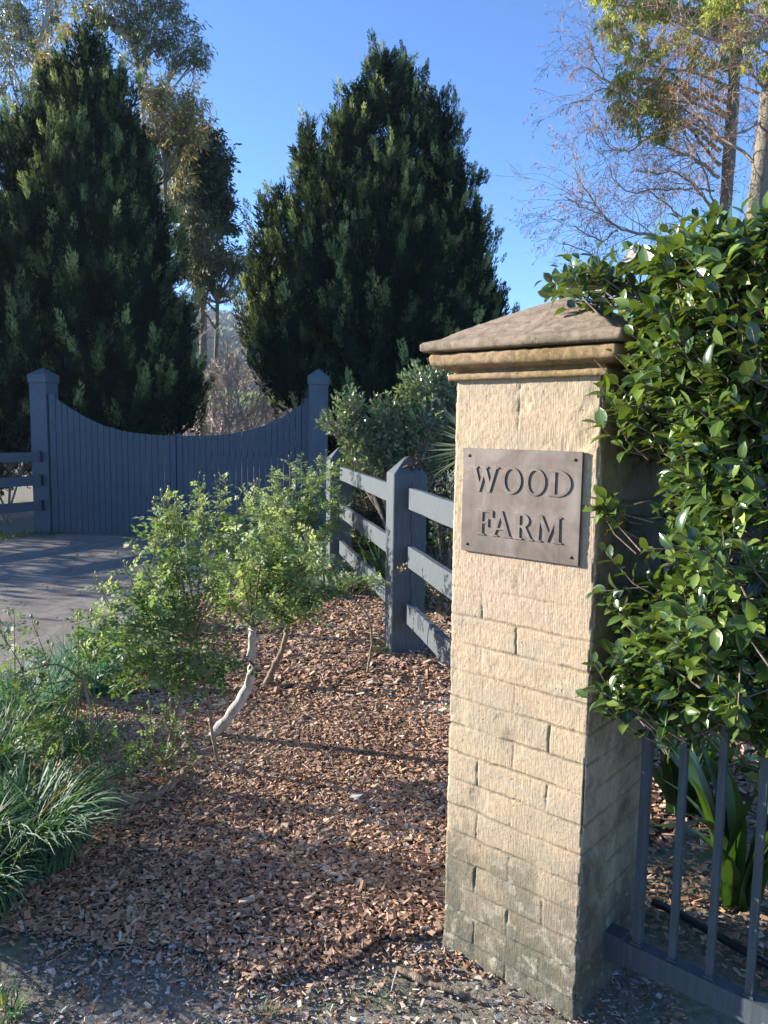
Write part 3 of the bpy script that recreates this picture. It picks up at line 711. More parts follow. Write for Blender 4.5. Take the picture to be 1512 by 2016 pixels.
def conifer(name, label, lobes, Y, base_px, seed, dens=1.0, group=None, plen=(.30, .62)):
    """lobes: (px centre, px top, px base, px radius, depth offset) of each upright mass of sprays"""
    rng = np.random.default_rng(seed)
    tpls = [plume_tpl(rng) for _ in range(5)]
    bx_, by_ = at(base_px, 1000, Y)[0], Y
    o = thing(name, label, 'tree', (bx_, by_, 0), 0, group)
    O = np.array([bx_, by_, 0]); mb = MB(); sk = MB()
    top = max(at(l[0], l[1], Y)[2] for l in lobes)
    sk.tube(cpath([(0, 0, -.1), (.05, 0, top*.5), (0, 0, top*.74)], 12), np.linspace(.17, .02, 12), 8)
    for (cx, ty, by, rp, dy) in lobes:
        yy = Y+dy; c0 = at(cx, by, yy); c1 = at(cx, ty, yy); c0[2] = max(c0[2], .15); r = rp/FPX*yy; hgt = c1[2]-c0[2]
        area = 2*PI*r*hgt*.75; nf = int(area*4.2*dens)+4; pp_f = 9
        t = rng.uniform(0, 1, nf)**.95; t[0] = .97; a = rng.uniform(0, 2*PI, nf)
        prof = np.minimum(1, ((1-t)*2.4)**.62)*np.minimum(1, .55+t*3.2)
        out = np.stack([np.cos(a), np.sin(a), 0*a], 1); rr = r*prof*rng.choice([.35, .6, .75, .86, .95, 1.05, 1.18], nf)
        fb = np.array([c0[0], yy, 0])+out*rr[:, None]+np.stack([0*t, 0*t, c0[2]+t*hgt*.93-.25], 1)-O
        fl = rng.uniform(.35, .85, nf)*(1-.25*t); fr = rng.uniform(.12, .22, nf)*(1-.25*t)*min(1, r/.35)**.5
        fd = unit(out*rng.uniform(.08, .55, nf)[:, None]+np.array([0, 0, 1])+rng.normal(0, .08, (nf, 3)))
        fi = np.repeat(np.arange(nf), pp_f); n = len(fi); ft = rng.uniform(0, 1, n)**.9
        v = rng.normal(0, 1, (n, 3)); v[:, 2] *= .3; v = unit(v)
        pos = fb[fi]+fd[fi]*(fl[fi]*ft)[:, None]+v*(fr[fi]*(1-ft)**.65*rng.uniform(.5, 1.1, n))[:, None]
        L = rng.uniform(*plen, n)*(1-.25*t[fi])*.72
        d = unit(fd[fi]+v*rng.uniform(.1, .45, n)[:, None]*(1-ft*.6)[:, None]+rng.normal(0, .07, (n, 3)))
        Rm = basis(d, rvec(rng, n)); Rm = np.stack([Rm[:, :, 0], -Rm[:, :, 2], Rm[:, :, 1]], -1)  # template grows along Z
        pick = rng.integers(0, 5, n); tone_ = np.clip(rng.beta(2, 2.5, n)*.55+rng.uniform(0, .30, nf)[fi]+np.clip(ft-.35, 0, 1)*.75-.06, 0, 1)  # spray tips toned up, sunlight put into the colour
        for q in range(5):
            k = pick == q
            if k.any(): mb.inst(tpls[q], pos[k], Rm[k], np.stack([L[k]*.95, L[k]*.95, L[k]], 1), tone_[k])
        nc_ = int(area*15*dens)+6; t = rng.uniform(0, 1, nc_); a = rng.uniform(0, 2*PI, nc_); prof = np.minimum(1, ((1-t)*2.4)**.62)*np.minimum(1, .55+t*3.2)
        out = np.stack([np.cos(a), np.sin(a), 0*a], 1); rr = r*prof*rng.uniform(.15, .86, nc_)
        pos = np.array([c0[0], yy, 0])+out*rr[:, None]+np.stack([0*t, 0*t, c0[2]+t*hgt*.9-.1], 1)-O; L = rng.uniform(.42, .7, nc_)*(1-.3*t)
        d = unit(out*.3+np.array([0, 0, 1])+rng.normal(0, .2, (nc_, 3))); Rm = basis(d, rvec(rng, nc_)); Rm = np.stack([Rm[:, :, 0], -Rm[:, :, 2], Rm[:, :, 1]], -1)
        mb.inst(tpls[0], pos, Rm, np.stack([L*1.5, L*1.5, L], 1), rng.uniform(0, .5, nc_))
        for q in range(3):
            a_ = rng.uniform(0, 2*PI); s_ = O*0+np.array([c0[0]-O[0], yy-O[1], 0])*rng.uniform(0, .3); z0 = c0[2]*.6+.2
            sk.tube(cpath([s_+[0, 0, z0], np.array([c0[0]-O[0], yy-O[1], c0[2]+hgt*.35]), np.array([c1[0]-O[0]+math.cos(a_)*r*.3, yy-O[1]+math.sin(a_)*r*.3, c0[2]+hgt*.6])], 8), np.linspace(.05, .012, 8), 5)
    mb.build('foliage', NEEDLE, o); sk.build('trunk', barkmat('conifer_bark', (.05, .035, .025), (.16, .11, .08)) if 'conifer_bark' not in bpy.data.materials else bpy.data.materials['conifer_bark'], o)
    return o
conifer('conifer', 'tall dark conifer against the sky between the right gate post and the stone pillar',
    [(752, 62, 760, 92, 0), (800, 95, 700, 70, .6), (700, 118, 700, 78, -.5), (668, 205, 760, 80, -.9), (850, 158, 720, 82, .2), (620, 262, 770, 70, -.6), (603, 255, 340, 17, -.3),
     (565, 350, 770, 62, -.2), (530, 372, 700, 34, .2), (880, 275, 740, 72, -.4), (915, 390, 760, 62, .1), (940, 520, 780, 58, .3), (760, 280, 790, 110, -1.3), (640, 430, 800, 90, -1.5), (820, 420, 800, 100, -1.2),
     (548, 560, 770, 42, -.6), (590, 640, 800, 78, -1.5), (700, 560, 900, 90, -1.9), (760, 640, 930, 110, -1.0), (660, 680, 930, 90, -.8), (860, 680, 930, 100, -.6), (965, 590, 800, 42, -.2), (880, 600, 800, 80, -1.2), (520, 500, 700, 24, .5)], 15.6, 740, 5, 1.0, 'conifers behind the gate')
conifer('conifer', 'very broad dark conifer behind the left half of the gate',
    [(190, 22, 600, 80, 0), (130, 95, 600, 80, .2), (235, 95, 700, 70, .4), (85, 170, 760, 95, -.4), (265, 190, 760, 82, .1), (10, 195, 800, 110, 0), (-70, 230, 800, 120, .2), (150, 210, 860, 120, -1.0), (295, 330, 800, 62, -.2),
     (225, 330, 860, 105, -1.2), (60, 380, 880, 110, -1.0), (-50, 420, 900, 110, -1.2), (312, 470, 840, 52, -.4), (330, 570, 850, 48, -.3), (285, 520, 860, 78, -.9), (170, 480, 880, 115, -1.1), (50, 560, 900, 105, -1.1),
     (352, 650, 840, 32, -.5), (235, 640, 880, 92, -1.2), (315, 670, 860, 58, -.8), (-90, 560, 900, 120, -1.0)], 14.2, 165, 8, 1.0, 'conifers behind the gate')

# ---------------- branching skeletons
def grow(rng, mb, tips, p, d, L, r, lev, maxlev, kids=(3, 5), ratio=.62, spread=.75, trop=0.0, jit=.16, seg=6, minr=.004, sides=5):
    pts = [p]; q = np.array(p, float); dd = unit(np.array(d, float))
    for i in range(seg):
        dd = unit(dd+rng.normal(0, jit, 3)+np.array([0, 0, trop])); q = q+dd*L/seg; pts.append(q)
    pts = np.array(pts); rad = np.linspace(r, max(r*.45, minr), len(pts))
    mb.tube(pts, rad, sides if lev < 2 else 3, rnd=rng.uniform(), cap=False)
    if lev >= maxlev: tips.append((pts, dd, lev)); return
    n = rng.integers(kids[0], kids[1]+1)
    for k in range(n):
        f = rng.uniform(.3, 1.0) if k else 1.0
        i = min(int(f*seg), seg-1); pp = pts[i]+(pts[i+1]-pts[i])*(f*seg-i if k else 1)
        nd = unit(unit(pts[i+1]-pts[i])+rng.normal(0, spread, 3)*(1 if k else .4))
        grow(rng, mb, tips, pp, nd, L*ratio*rng.uniform(.7, 1.2), max(rad[i]*.62, minr), lev+1, maxlev, kids, ratio, spread, trop, jit, seg, minr, sides)
def leaves_on(rng, mb, tips, tpl, per, L, droop=.6, spread=.05, wl=1.0, bias=0.0):
    P = []; D = []
    for pts, dd, lev in tips:
        n = rng.poisson(per)
        if n == 0: continue
        f = rng.uniform(.15, 1, n)*(len(pts)-1); i = np.minimum(f.astype(int), len(pts)-2)
        P.append(pts[i]+(pts[i+1]-pts[i])*(f-i)[:, None]+rng.normal(0, spread, (n, 3))); D.append(np.tile(dd, (n, 1)))
    if not P: return
    P = np.concatenate(P); D = np.concatenate(D); n = len(P)
    d = unit(D*.6+rng.normal(0, .6, (n, 3))+np.array([0, 0, -droop]))
    Ls = rng.uniform(*L, n)
    mb.inst(tpl, P, basis(d, rvec(rng, n)), np.stack([Ls*wl, Ls, Ls], 1), np.clip(rng.uniform(0, 1, n)*.8+bias, 0, 1))
EUC = leafmat('eucalypt_leaf', [(0, (.045, .065, .035)), (.5, (.10, .125, .055)), (.85, (.19, .19, .075)), (1, (.30, .25, .11))], .42, .3)
GOLD = leafmat('golden_leaf', [(0, (.13, .12, .045)), (.6, (.28, .23, .09)), (1, (.42, .34, .15))], .5, .35)
DARKLEAF = leafmat('dark_leaf', [(0, (.015, .038, .022)), (.6, (.035, .075, .038)), (1, (.07, .115, .05))], .45, .25)
LIME = leafmat('lime_leaf', [(0, (.18, .24, .07)), (.5, (.40, .44, .12)), (1, (.62, .62, .22))], .5, .55)
RUST = leafmat('rusty_leaf', [(0, (.14, .065, .03)), (.6, (.32, .15, .07)), (1, (.45, .27, .14))], .7, .3)
PALEBARK = barkmat('pale_bark', (.22, .19, .16), (.46, .42, .37), 12)
GREYBARK = barkmat('grey_bark', (.09, .072, .052), (.30, .25, .19), 26)
TWIG = barkmat('twig_bark', (.20, .15, .11), (.42, .33, .26), 30)
PINKTWIG = barkmat('pink_twig', (.38, .31, .25), (.66, .58, .50), 30)
SLIM = leaf_tpl(2, .20, .1, .12); MIDL = leaf_tpl(2, .34, .12, .12); QUAD = leaf_tpl(2, .6, .1, .0)
def blob_tree(name, label, Y, trunk_px, blobs, leafm, bark, seed, per=26, L=(.10, .2), tpl=SLIM, droop=.8, r0=.16, trop=0.0, group=None, maxlev=2, jit=.18, size=1.0, bias=0.0, wl=1.0, dens=1.0):
    """trunk_px: pixel path of the main stem at depth Y; blobs: (px, py, rx, ry, depth offset) leaf masses each fed by a limb"""
    rng = np.random.default_rng(seed)
    b0 = at(*trunk_px[0], Y); o = thing(name, label, 'tree', (b0[0], Y, 0), 0, group); O = np.array([b0[0], Y, 0])
    sk = MB(); lf_ = MB(); path = [np.array([0, 0, -.1])]+[at(x, y, Y)-O for x, y in trunk_px if at(x, y, Y)[2] > .3]
    tr = cpath(path, 24); sk.tube(tr, np.linspace(r0, r0*.3, 24), 9)
    for (px, py, rx, ry, dy) in blobs:
        c = at(px, py, Y+dy)-O; rx_, ry_ = rx/FPX*Y, ry/FPX*Y
        dist = np.linalg.norm(tr-c, axis=1)+np.where(tr[:, 2] > c[2], 2.0, 0); i = int(np.argmin(dist)); s_ = tr[max(i-2, 1)]
        mid = (s_+c)/2+np.array([0, 0, -.12*np.linalg.norm(c-s_)])+rng.normal(0, .1, 3)
        lim = cpath([s_, mid, c], 9); sk.tube(lim, np.linspace(r0*.32, .022, 9), 6, cap=False)
        tips = []; nb = max(3, int(7*dens*rx*ry/2500*size))
        for q in range(nb):
            v = rvec(rng, 1)[0]*rng.uniform(.35, 1)**.5; tgt = c+v*np.array([rx_, (rx_+ry_)/2, ry_])
            f = rng.uniform(.55, 1); p = lim[int(f*8)]; dv = tgt-p; ln = np.linalg.norm(dv)+.05
            pp = cpath([p, (p+tgt)/2+rng.normal(0, .06*ln, 3), tgt], 6); sk.tube(pp, np.linspace(.018, .007, 6), 4, cap=False); tips.append((pp[2:], unit(dv), 2))
            for z in range(5):
                grow(rng, sk, tips, pp[rng.integers(2, 6)], rvec(rng, 1)[0]+unit(dv)*.6, .42*size, .007, 1, maxlev-1, (2, 3), .65, .7, trop, jit, 4, .0035)
        leaves_on(rng, lf_, tips, tpl, per, L, droop, .07, wl, bias)
    sk.build('trunk', bark, o, smooth=True)
    if lf_.n: lf_.build('foliage', leafm, o)
    return o
blob_tree('gum_tree', 'pale forked gum tree at the very top left, rising above the broad conifer', 24, [(60, 900), (55, 400), (62, 160), (80, 60), (118, -40)],
    [(20, 30, 50, 50, 0), (60, 90, 45, 50, .5), (20, 150, 45, 50, 0), (105, 20, 40, 40, 1), (90, -40, 60, 50, 0), (0, 80, 50, 50, -1), (40, 210, 50, 40, 0), (110, 130, 35, 35, 1), (5, -30, 50, 50, 0)], EUC, PALEBARK, 21, per=22, dens=1.4, r0=.17, group='gum trees in the background')
blob_tree('gum_tree', 'airy gum tree with a leafy limb over the sky beside the broad conifer top', 22, [(300, 900), (290, 400), (280, 160), (250, 60), (240, 0)],
    [(330, 40, 45, 40, 0), (370, 90, 40, 28, 0), (300, 85, 38, 30, 0), (250, 30, 50, 45, 0), (310, 5, 50, 35, .5), (340, -30, 50, 40, 0), (180, 25, 45, 35, .5), (390, 105, 26, 14, 0), (345, 120, 22, 14, 0), (290, 115, 26, 24, 0), (265, 70, 30, 35, 0), (215, -10, 40, 40, 0)], EUC, PALEBARK, 22, per=26, dens=1.5, r0=.11, group='gum trees in the background')
blob_tree('golden_tree', 'tree with golden olive hanging foliage peeping out beside the broad conifer', 18.5, [(330, 900), (330, 500), (320, 260)],
    [(315, 185, 34, 22, 0), (350, 215, 34, 30, .4), (305, 245, 36, 34, -.3), (372, 195, 16, 20, 0), (365, 275, 22, 30, 0), (335, 320, 24, 30, 0), (110, 130, 30, 25, 0), (90, 165, 30, 25, 0), (150, 50, 28, 25, 0), (345, 265, 30, 22, 0), (370, 240, 24, 26, 0), (300, 200, 24, 30, 0), (330, 290, 24, 18, 0)], GOLD, GREYBARK, 23, per=24, dens=1.3, r0=.11, size=1.6, group='gum trees in the background')
blob_tree('dark_tree', 'dense dark green rounded tree between the two conifers', 21, [(400, 900), (400, 600), (395, 300)],
    [(405, 290, 40, 36, 0), (425, 325, 34, 40, 0), (380, 320, 40, 40, 0), (435, 370, 28, 30, 0), (400, 390, 40, 42, 0), (430, 430, 24, 36, .3), (395, 450, 38, 40, 0), (425, 490, 28, 34, 0), (385, 500, 36, 34, 0), (360, 400, 36, 50, 0), (370, 270, 28, 24, 0)], DARKLEAF, GREYBARK, 24, per=42, tpl=MIDL, L=(.09, .19), droop=.2, r0=.15, dens=2.6)
blob_tree('weeping_gum', 'grey olive gum with drooping leaves low in the gap between the conifers', 20, [(420, 900), (425, 700), (430, 560)],
    [(410, 530, 36, 26, 0), (450, 520, 34, 26, 0), (480, 505, 20, 22, 0), (395, 565, 36, 22, 0), (440, 565, 36, 20, 0), (490, 540, 14, 16, 0), (370, 500, 30, 40, 0), (370, 440, 24, 40, 0), (400, 450, 30, 40, 0), (355, 390, 26, 40, 0), (420, 500, 30, 30, 0), (385, 600, 30, 24, 0), (350, 330, 24, 34, 0)], EUC, GREYBARK, 25, per=36, r0=.11, dens=1.8, droop=1.1, group='gum trees in the background', L=(.09, .17))
# bare twiggy shrub behind the gate
def twiggy(name, label, cat, Y, stems, seed, mat, L, r, maxlev=4, kids=(3, 4), ratio=.66, spread=.55, trop=.06, leafm=None, per=0, group=None, minr=.004, jit=.14, Lf=(.04, .08)):
    rng = np.random.default_rng(seed); b = at(stems[0][0], 1000, Y)
    o = thing(name, label, cat, (b[0], Y, 0), 0, group); O = np.array([b[0], Y, 0]); sk = MB(); tips = []
    for (x0, dx) in stems:
        p = at(x0, 1000, Y+rng.normal(0, .3)); p[2] = 0; d = np.array([dx, rng.normal(0, .15), 1.0])
        grow(rng, sk, tips, p-O, d, L*rng.uniform(.8, 1.15), r, 0, maxlev, kids, ratio, spread, trop, jit, 6, minr)
    sk.build('branches', mat, o)
    if leafm is not None:
        lf_ = MB(); leaves_on(rng, lf_, tips, QUAD, per, Lf, .5, .05); lf_.build('foliage', leafm, o)
    return o
twiggy('bare_shrub', 'bare pinkish brown twiggy shrub seen over the middle of the gate', 'shrub', 16, [(345, .02), (358, .10), (368, .05), (380, .12), (390, .2), (398, .35), (404, .5)], 31, PINKTWIG, 1.85, .042, 5, (3, 4), .66, .40, .04, RUST, .3, minr=.0062, Lf=(.025, .05))
twiggy('bare_shrub', 'greyer leafless shrub in the gap beside the pipe-framed wire gate', 'shrub', 19, [(418, .0), (430, .05), (445, -.05)], 32, PINKTWIG, 1.5, .022, 4, (3, 5), .66, .5, .02, EUC, 1.0, minr=.004, Lf=(.03, .07))
# pipe-framed wire gate beyond
wg = thing('wire_gate', 'galvanised pipe framed wire mesh gate seen over the right leaf of the blue gate', 'gate', (*at(499, 900, 21)[:2], 0), 0)
O = np.array([*at(499, 900, 21)[:2], 0]); x0, x1 = at(477, 850, 21)[0]-O[0], at(521, 850, 21)[0]-O[0]; zt = at(499, 795, 21)[2]
mb = MB(); mb.tube(cpath([(x0, 0, -.1), (x0, 0, zt-.12), (x0+.1, 0, zt), (x1-.1, 0, zt), (x1, 0, zt-.12), (x1, 0, -.1)], 60), .026, 8); mb.build('pipe_frame', PIPE, wg, smooth=True)
mb = MB(); mb.tube(np.array([(x0, .03, zt-.25), (x0+.35, .03, .6)]), .018, 6); mb.build('stay', PIPE, wg)
mb = MB(); mb.tube(np.array([(x1, .03, zt-.25), (x1+.35, .03, .6)]), .018, 6); mb.build('stay', PIPE, wg)
mb = MB()
for i in range(60):
    a = x0-1.5+i*.09
    for sgn in (-1, 1):
        mb.tube(np.array([(a, .045, .1), (a+sgn*1.9, .045, 2.0)]), .0022, 3, cap=False)
mb.build('wire_mesh', PIPE, wg)
# far scrub on the paddock edge and the hill
mb = MB(); rng = np.random.default_rng(77); n = 1700
X = rng.uniform(-190, 60, n); Yv = rng.uniform(200, 640, n); zb = np.where(Yv < 240, 5.9, 5.85+np.clip((Yv-240)/380, 0, 1)**.8*78*(.75+.25*np.cos(X*.006+1.2)))
cl = 46
S = rng.uniform(4, 8, n)
off = unit(rng.normal(0, 1, (n, cl, 3)))*rng.uniform(.5, 1, (n, cl, 1))*np.array([1, 1, 1.0])
P = np.stack([X, Yv, zb+S*.75], 1)[:, None]+off*S[:, None, None]*np.array([.6, .6, .8])
P = P.reshape(-1, 3); N_ = len(P); Ls = np.repeat(S, cl)*rng.uniform(.22, .5, N_)
mb.inst(QUAD, P, basis(rvec(rng, N_), rvec(rng, N_)), np.stack([Ls*2, Ls, Ls], 1), np.clip(np.repeat(rng.uniform(0, 1, n), cl)*.7+rng.uniform(0, .3, N_), 0, 1))
tag(mb.build('hillside_forest', leafmat('forest_leaf', [(0, (.035, .055, .03)), (.7, (.085, .11, .055)), (1, (.20, .20, .11))], .8, .1)), kind='stuff')

# ---------------- tall bare trees on the right
def right_tree(name, label, Y, trunk, widths, branches, seed, green=None, rust_per=5, group='tall trees above the camellia'):
    rng = np.random.default_rng(seed); b = at(trunk[0][0], trunk[0][1], Y); O = np.array([b[0], Y, 0])
    o = thing(name, label, 'tree', tuple(O), 0, group)
    P = [np.array([-.12, 0, -.1])]+[at(x, y, Y)-O for x, y in trunk]; tr = cpath(P, 40)
    s_ = np.linspace(0, 1, 40); mb = MB(); rad = np.interp(s_, [0, 1], widths)*(1+.05*rng.normal(0, 1, 40))
    mb.tube(tr, rad, 12); mb.build('trunk', GREYBARK, o, smooth=True)
    sk = MB(); tips = []
    for (pts, dy, r0) in branches:
        n = len(pts); P = np.array([at(x, y, Y+dy*i/max(n-1, 1))-O for i, (x, y) in enumerate(pts)]); pp = cpath(P, 4*n)
        pp = pp+fbm(np.arange(4*n)[:, None]*.7, np.arange(3)[None]*9.1, seed, 3)*.035
        rr = np.linspace(r0, .010, len(pp)); sk.tube(pp, rr, 6, cap=False)
        Lt = np.linalg.norm(np.diff(pp, axis=0), axis=1).sum(); m_ = int(Lt*5.5)+4
        for q in range(m_):
            f = rng.uniform(.15, 1); i = min(int(f*(len(pp)-1)), len(pp)-2); d0 = unit(pp[i+1]-pp[i])
            grow(rng, sk, tips, pp[i], d0+rng.normal(0, .65, 3)+np.array([0, 0, .1]), rng.uniform(.5, 1.25)*(1.15-.4*f), max(rr[i]*.35, .006), 1, 3, (2, 4), .58, .6, -.035, .16, 5, .0034)
    sk.build('branches', TWIG, o)
    if rust_per:
        lf_ = MB(); leaves_on(rng, lf_, tips, SLIM, rust_per, (.05, .11), .9, .03, 1.0); lf_.build('dead_foliage', RUST, o)
    if green:
        g_ = MB(); s2 = MB(); tips = []
        for (px, py, rx, ry, dy) in green:
            c = at(px, py, Y+dy)-O; rx_, ry_ = rx/FPX*Y, ry/FPX*Y
            i = int(np.argmin(np.abs(tr[:, 2]-(c[2]-.5)))); lim = cpath([tr[i], (tr[i]+c)/2+[0, 0, .2], c], 8); s2.tube(lim, np.linspace(.05, .015, 8), 5, cap=False)
            for q in range(max(3, int(rx*ry/480))):
                v = rvec(rng, 1)[0]*rng.uniform(.2, 1)**.5; tgt = c+v*np.array([rx_, rx_, ry_]); p = lim[rng.integers(4, 8)]
                pp = cpath([p, (p+tgt)/2+[0, 0, .08], tgt], 5); s2.tube(pp, np.linspace(.012, .004, 5), 3, cap=False)
                for z in range(3): grow(rng, s2, tips, pp[rng.integers(2, 5)], unit(tgt-p)+rng.normal(0, .6, 3), .42, .005, 2, 3, (2, 3), .6, .6, -.08, .14, 4, .003)
        s2.build('leafy_branches', TWIG, o); leaves_on(rng, g_, tips, SLIM, 30, (.09, .17), 1.0, .05, 1.5); g_.build('foliage', LIME, o)
    return o
def zz(*p): return [(1080+x/3.252, y/3.252) for x, y in p]
right_tree('bald_tree', 'slimmer grey trunk above the camellia, with rusty twigs and green leaf clumps', 18, [(1405, 830), (1425, 450), (1436, 300), (1448, 120), (1456, 0), (1460, -90)], (.18, .11),
    [(zz((1070,1340),(1000,1280),(930,1190),(800,1090),(640,1110),(520,1090)), -.6, .035), (zz((1090,1130),(1000,1060),(870,990),(740,940),(640,880),(510,870)), .5, .045), (zz((1100,1050),(1000,950),(900,820),(780,660),(700,560)), .8, .045),
     (zz((1080,900),(1040,840),(950,760),(850,680)), -.4, .03), (zz((1060,1290),(990,1070),(900,910),(830,780),(780,600)), .4, .025), (zz((900,1500),(780,1530),(640,1510),(440,1465),(330,1360),(250,1230),(150,1060)), -.8, .045),
     (zz((1060,1215),(930,1210),(800,1220),(640,1210),(500,1240),(410,1130),(390,1060)), .6, .026), (zz((1100,960),(900,800),(620,700),(480,600),(380,520),(300,450),(200,430)), -.5, .05), (zz((380,520),(290,360),(240,230)), -.5, .014), (zz((480,600),(330,560),(250,650),(130,660)), -.7, .016),
     (zz((880,1500),(860,1400),(700,1270),(600,1180)), .3, .025), (zz((440,1465),(350,1560),(240,1500),(150,1440)), -.6, .02), (zz((800,1700),(500,1720),(330,1700),(230,1590),(90,1560)), -.5, .03), (zz((1150,550),(1000,620),(880,690),(760,650)), .3, .03),
     (zz((1110,900),(1300,820),(1420,740)), .4, .02), (zz((640,880),(520,980),(400,960),(340,880)), .2, .02), (zz((330,1360),(200,1330),(110,1260)), -.8, .014), (zz((1180,760),(700,420),(620,250),(640,60)), .5, .035), (zz((700,420),(520,380),(440,230),(430,80)), .2, .018)],
    51, [(1225, 30, 34, 34, 0), (1265, 15, 36, 28, .3), (1252, 165, 32, 38, 0), (1290, 135, 34, 32, .3), (1235, 155, 22, 22, 0), (1345, 190, 34, 14, 0), (1430, 65, 34, 34, -.5), (1410, 90, 26, 18, -.6), (1395, 25, 34, 22, 0), (1330, 40, 32, 26, .3), (1490, 20, 40, 28, 0), (1450, 15, 40, 24, 0), (1310, 10, 40, 26, 0), (1275, 195, 20, 14, 0), (1325, 235, 12, 8, 0), (1300, 100, 28, 22, 0), (1200, 10, 24, 24, 0), (1370, -10, 50, 30, 0)], 3)
right_tree('bald_tree', 'thicker grey trunk at the right edge above the camellia, crossed by branch shadows', 16, [(1470, 830), (1488, 440), (1500, 330), (1520, 180), (1545, 0), (1560, -60)], (.26, .17),
    [(zz((1400,600),(1340,500),(1300,430),(1250,400)), -.3, .035), (zz((1390,640),(1300,560),(1210,550)), .2, .04), (zz((1400,760),(1300,820),(1150,880),(1020,900)), -.3, .022), (zz((1330,1050),(1210,940),(1100,860),(900,700)), .4, .04), (zz((1450,190),(1300,265),(1230,275)), -.5, .06), (zz((1430,220),(1340,110),(1330,30)), .2, .03), (zz((1500,150),(1100,270),(940,230),(850,190),(840,0)), -.4, .045)],
    52, [(1500, 100, 30, 30, 0), (1480, 40, 40, 30, .4), (1420, 20, 40, 30, .4)], 5)

# ---------------- camellia hedge
CAM = leafmat('camellia_leaf', [(0, (.015, .034, .010)), (.32, (.045, .090, .020)), (.6, (.135, .20, .04)), (.88, (.17, .25, .045)), (1, (.30, .36, .07))], .22, .22, (1.5, 1.5, .35), .62, midrib=(.15, .20, .07), under=(.12, .16, .06))
CBARK = barkmat('camellia_bark', (.12, .09, .065), (.34, .27, .20), 60)
PETAL = leafmat('white_petal', [(0, (.72, .70, .66)), (1, (.85, .84, .80))], .5, .35, (1, 1, 1))
hedge = thing('camellia_bush', 'large glossy camellia with white blooms growing through the steel fence over the pillar corner', 'bush', ploc(.95, .25), PROT)
HM = np.array([[PX[0], PY[0], 0], [PX[1], PY[1], 0], [0, 0, 1.]])     # pillar frame -> world
hO = ploc(.95, .25)
def to_h(Pw): return (Pw-hO)@HM
rng = np.random.default_rng(99)
# outline of the bush in the photograph's own pixels; bays and sprigs follow the picture
OUT = np.array([(1135, 600), (1120, 578), (1150, 560), (1205, 556), (1245, 545), (1300, 535), (1360, 515), (1400, 490), (1470, 480), (1530, 475), (1640, 455), (1640, 1520), (1500, 1530), (1480, 1440), (1380, 1455), (1330, 1430), (1275, 1425), (1230, 1405), (1205, 1375),
    (1215, 1330), (1260, 1290), (1240, 1250), (1215, 1200), (1240, 1160), (1340, 1180), (1375, 1100), (1375, 980), (1345, 935), (1290, 905), (1250, 885), (1215, 868), (1235, 835), (1280, 830), (1270, 770), (1285, 720), (1245, 690), (1250, 655), (1225, 630)])
BAYS = [np.array([(1300, 700), (1345, 700), (1340, 850), (1310, 930), (1280, 800)])]
def in_out(x, y):
    k = inpoly(x, y, OUT)
    return k
N0 = 76000
lx = rng.uniform(h2-.12, 2.1, N0); ly = rng.uniform(-.62, .75, N0); lz = rng.uniform(.62, 2.45, N0)
base2 = PCTR[None]+PX[None]*lx[:, None]+PY[None]*ly[:, None]
Pw = np.concatenate([base2, lz[:, None]], 1)
px_, py_ = projpx(Pw)
front = -.40+.16*fbm(lx*3, lz*3, 0, 61, 3)+np.interp(lz, [.7, 1.0, 1.6, 2.1, 2.3], [.18, .06, .0, .06, .25])+np.interp(lx, [h2, h2+.35], [.10, 0])
keep = in_out(px_, py_) & (ly > front)
keep &= ~((lx < h2+.05) & (ly > -h2-.04) & (lz < 2.0))
keep &= ~((lx < h2-.1))
depth_ = ly-front
keep &= rng.uniform(0, 1, N0) < np.where(depth_ < .20, .80, np.where(depth_ < .5, .20, .10))
# open pockets where the photograph looks into the bush
keep &= (fbm(lx*6, lz*6, ly*6, 63, 2) > -.30)
Pw = Pw[keep]; Pw = Pw[:6200]
extra = [((1120, 575), 2.42), ((1135, 590), 2.42), ((1160, 560), 2.4), ((1185, 585), 2.3), ((1212, 1040), 1.98), ((1215, 1015), 1.99), ((1230, 1040), 2.02), ((1228, 880), 1.96), ((1228, 800), 1.97), ((1250, 780), 1.95), ((1240, 1150), 1.95), ((1230, 1215), 1.95), ((1240, 1410), 1.98), ((1290, 1440), 1.95), ((1235, 1390), 1.98), ((1395, 1000), 1.9)]
Pe = np.array([at(a[0], a[1], y) for a, y in extra for _ in range(2)])+rng.normal(0, .012, (32, 3))
Pw = np.concatenate([Pw, Pe])
n = len(Pw)
core = ploc(1.05, .22); core3 = np.stack([np.full(n, core[0]), np.full(n, core[1]), Pw[:, 2]*.9+.1], 1)
outd = unit(Pw-core3+rng.normal(0, .25, (n, 3)))
sd = unit(outd*.7+rng.normal(0, .38, (n, 3))+np.array([-.12, 0, .55]))
CL = [leaf_tpl(4, .54, .18, .22, .48, .62), leaf_tpl(4, .60, .12, .08, .5, .6), leaf_tpl(4, .50, .26, .34, .45, .7)]
lfm = MB(); tw = MB()
slen = rng.uniform(.06, .13, n)
for i in range(n):
    e = Pw[i]+sd[i]*slen[i]; s_ = Pw[i]-unit(sd[i]+outd[i]*.8)*rng.uniform(.03, .10)
    pth = np.array([to_h(s_), to_h(Pw[i]), to_h(e)]); tw.tube(pth, [.0030, .0022, .0012], 4, rnd=.5, cap=False)
k_ = 7
ii = np.repeat(np.arange(n), k_); f = np.tile(np.linspace(.05, 1.0, k_), n)+rng.normal(0, .05, n*k_)
Pl = Pw[ii]+sd[ii]*(slen[ii]*f)[:, None]
ph = np.tile(np.arange(k_)*2.4, n)+np.repeat(rng.uniform(0, 6, n), k_)
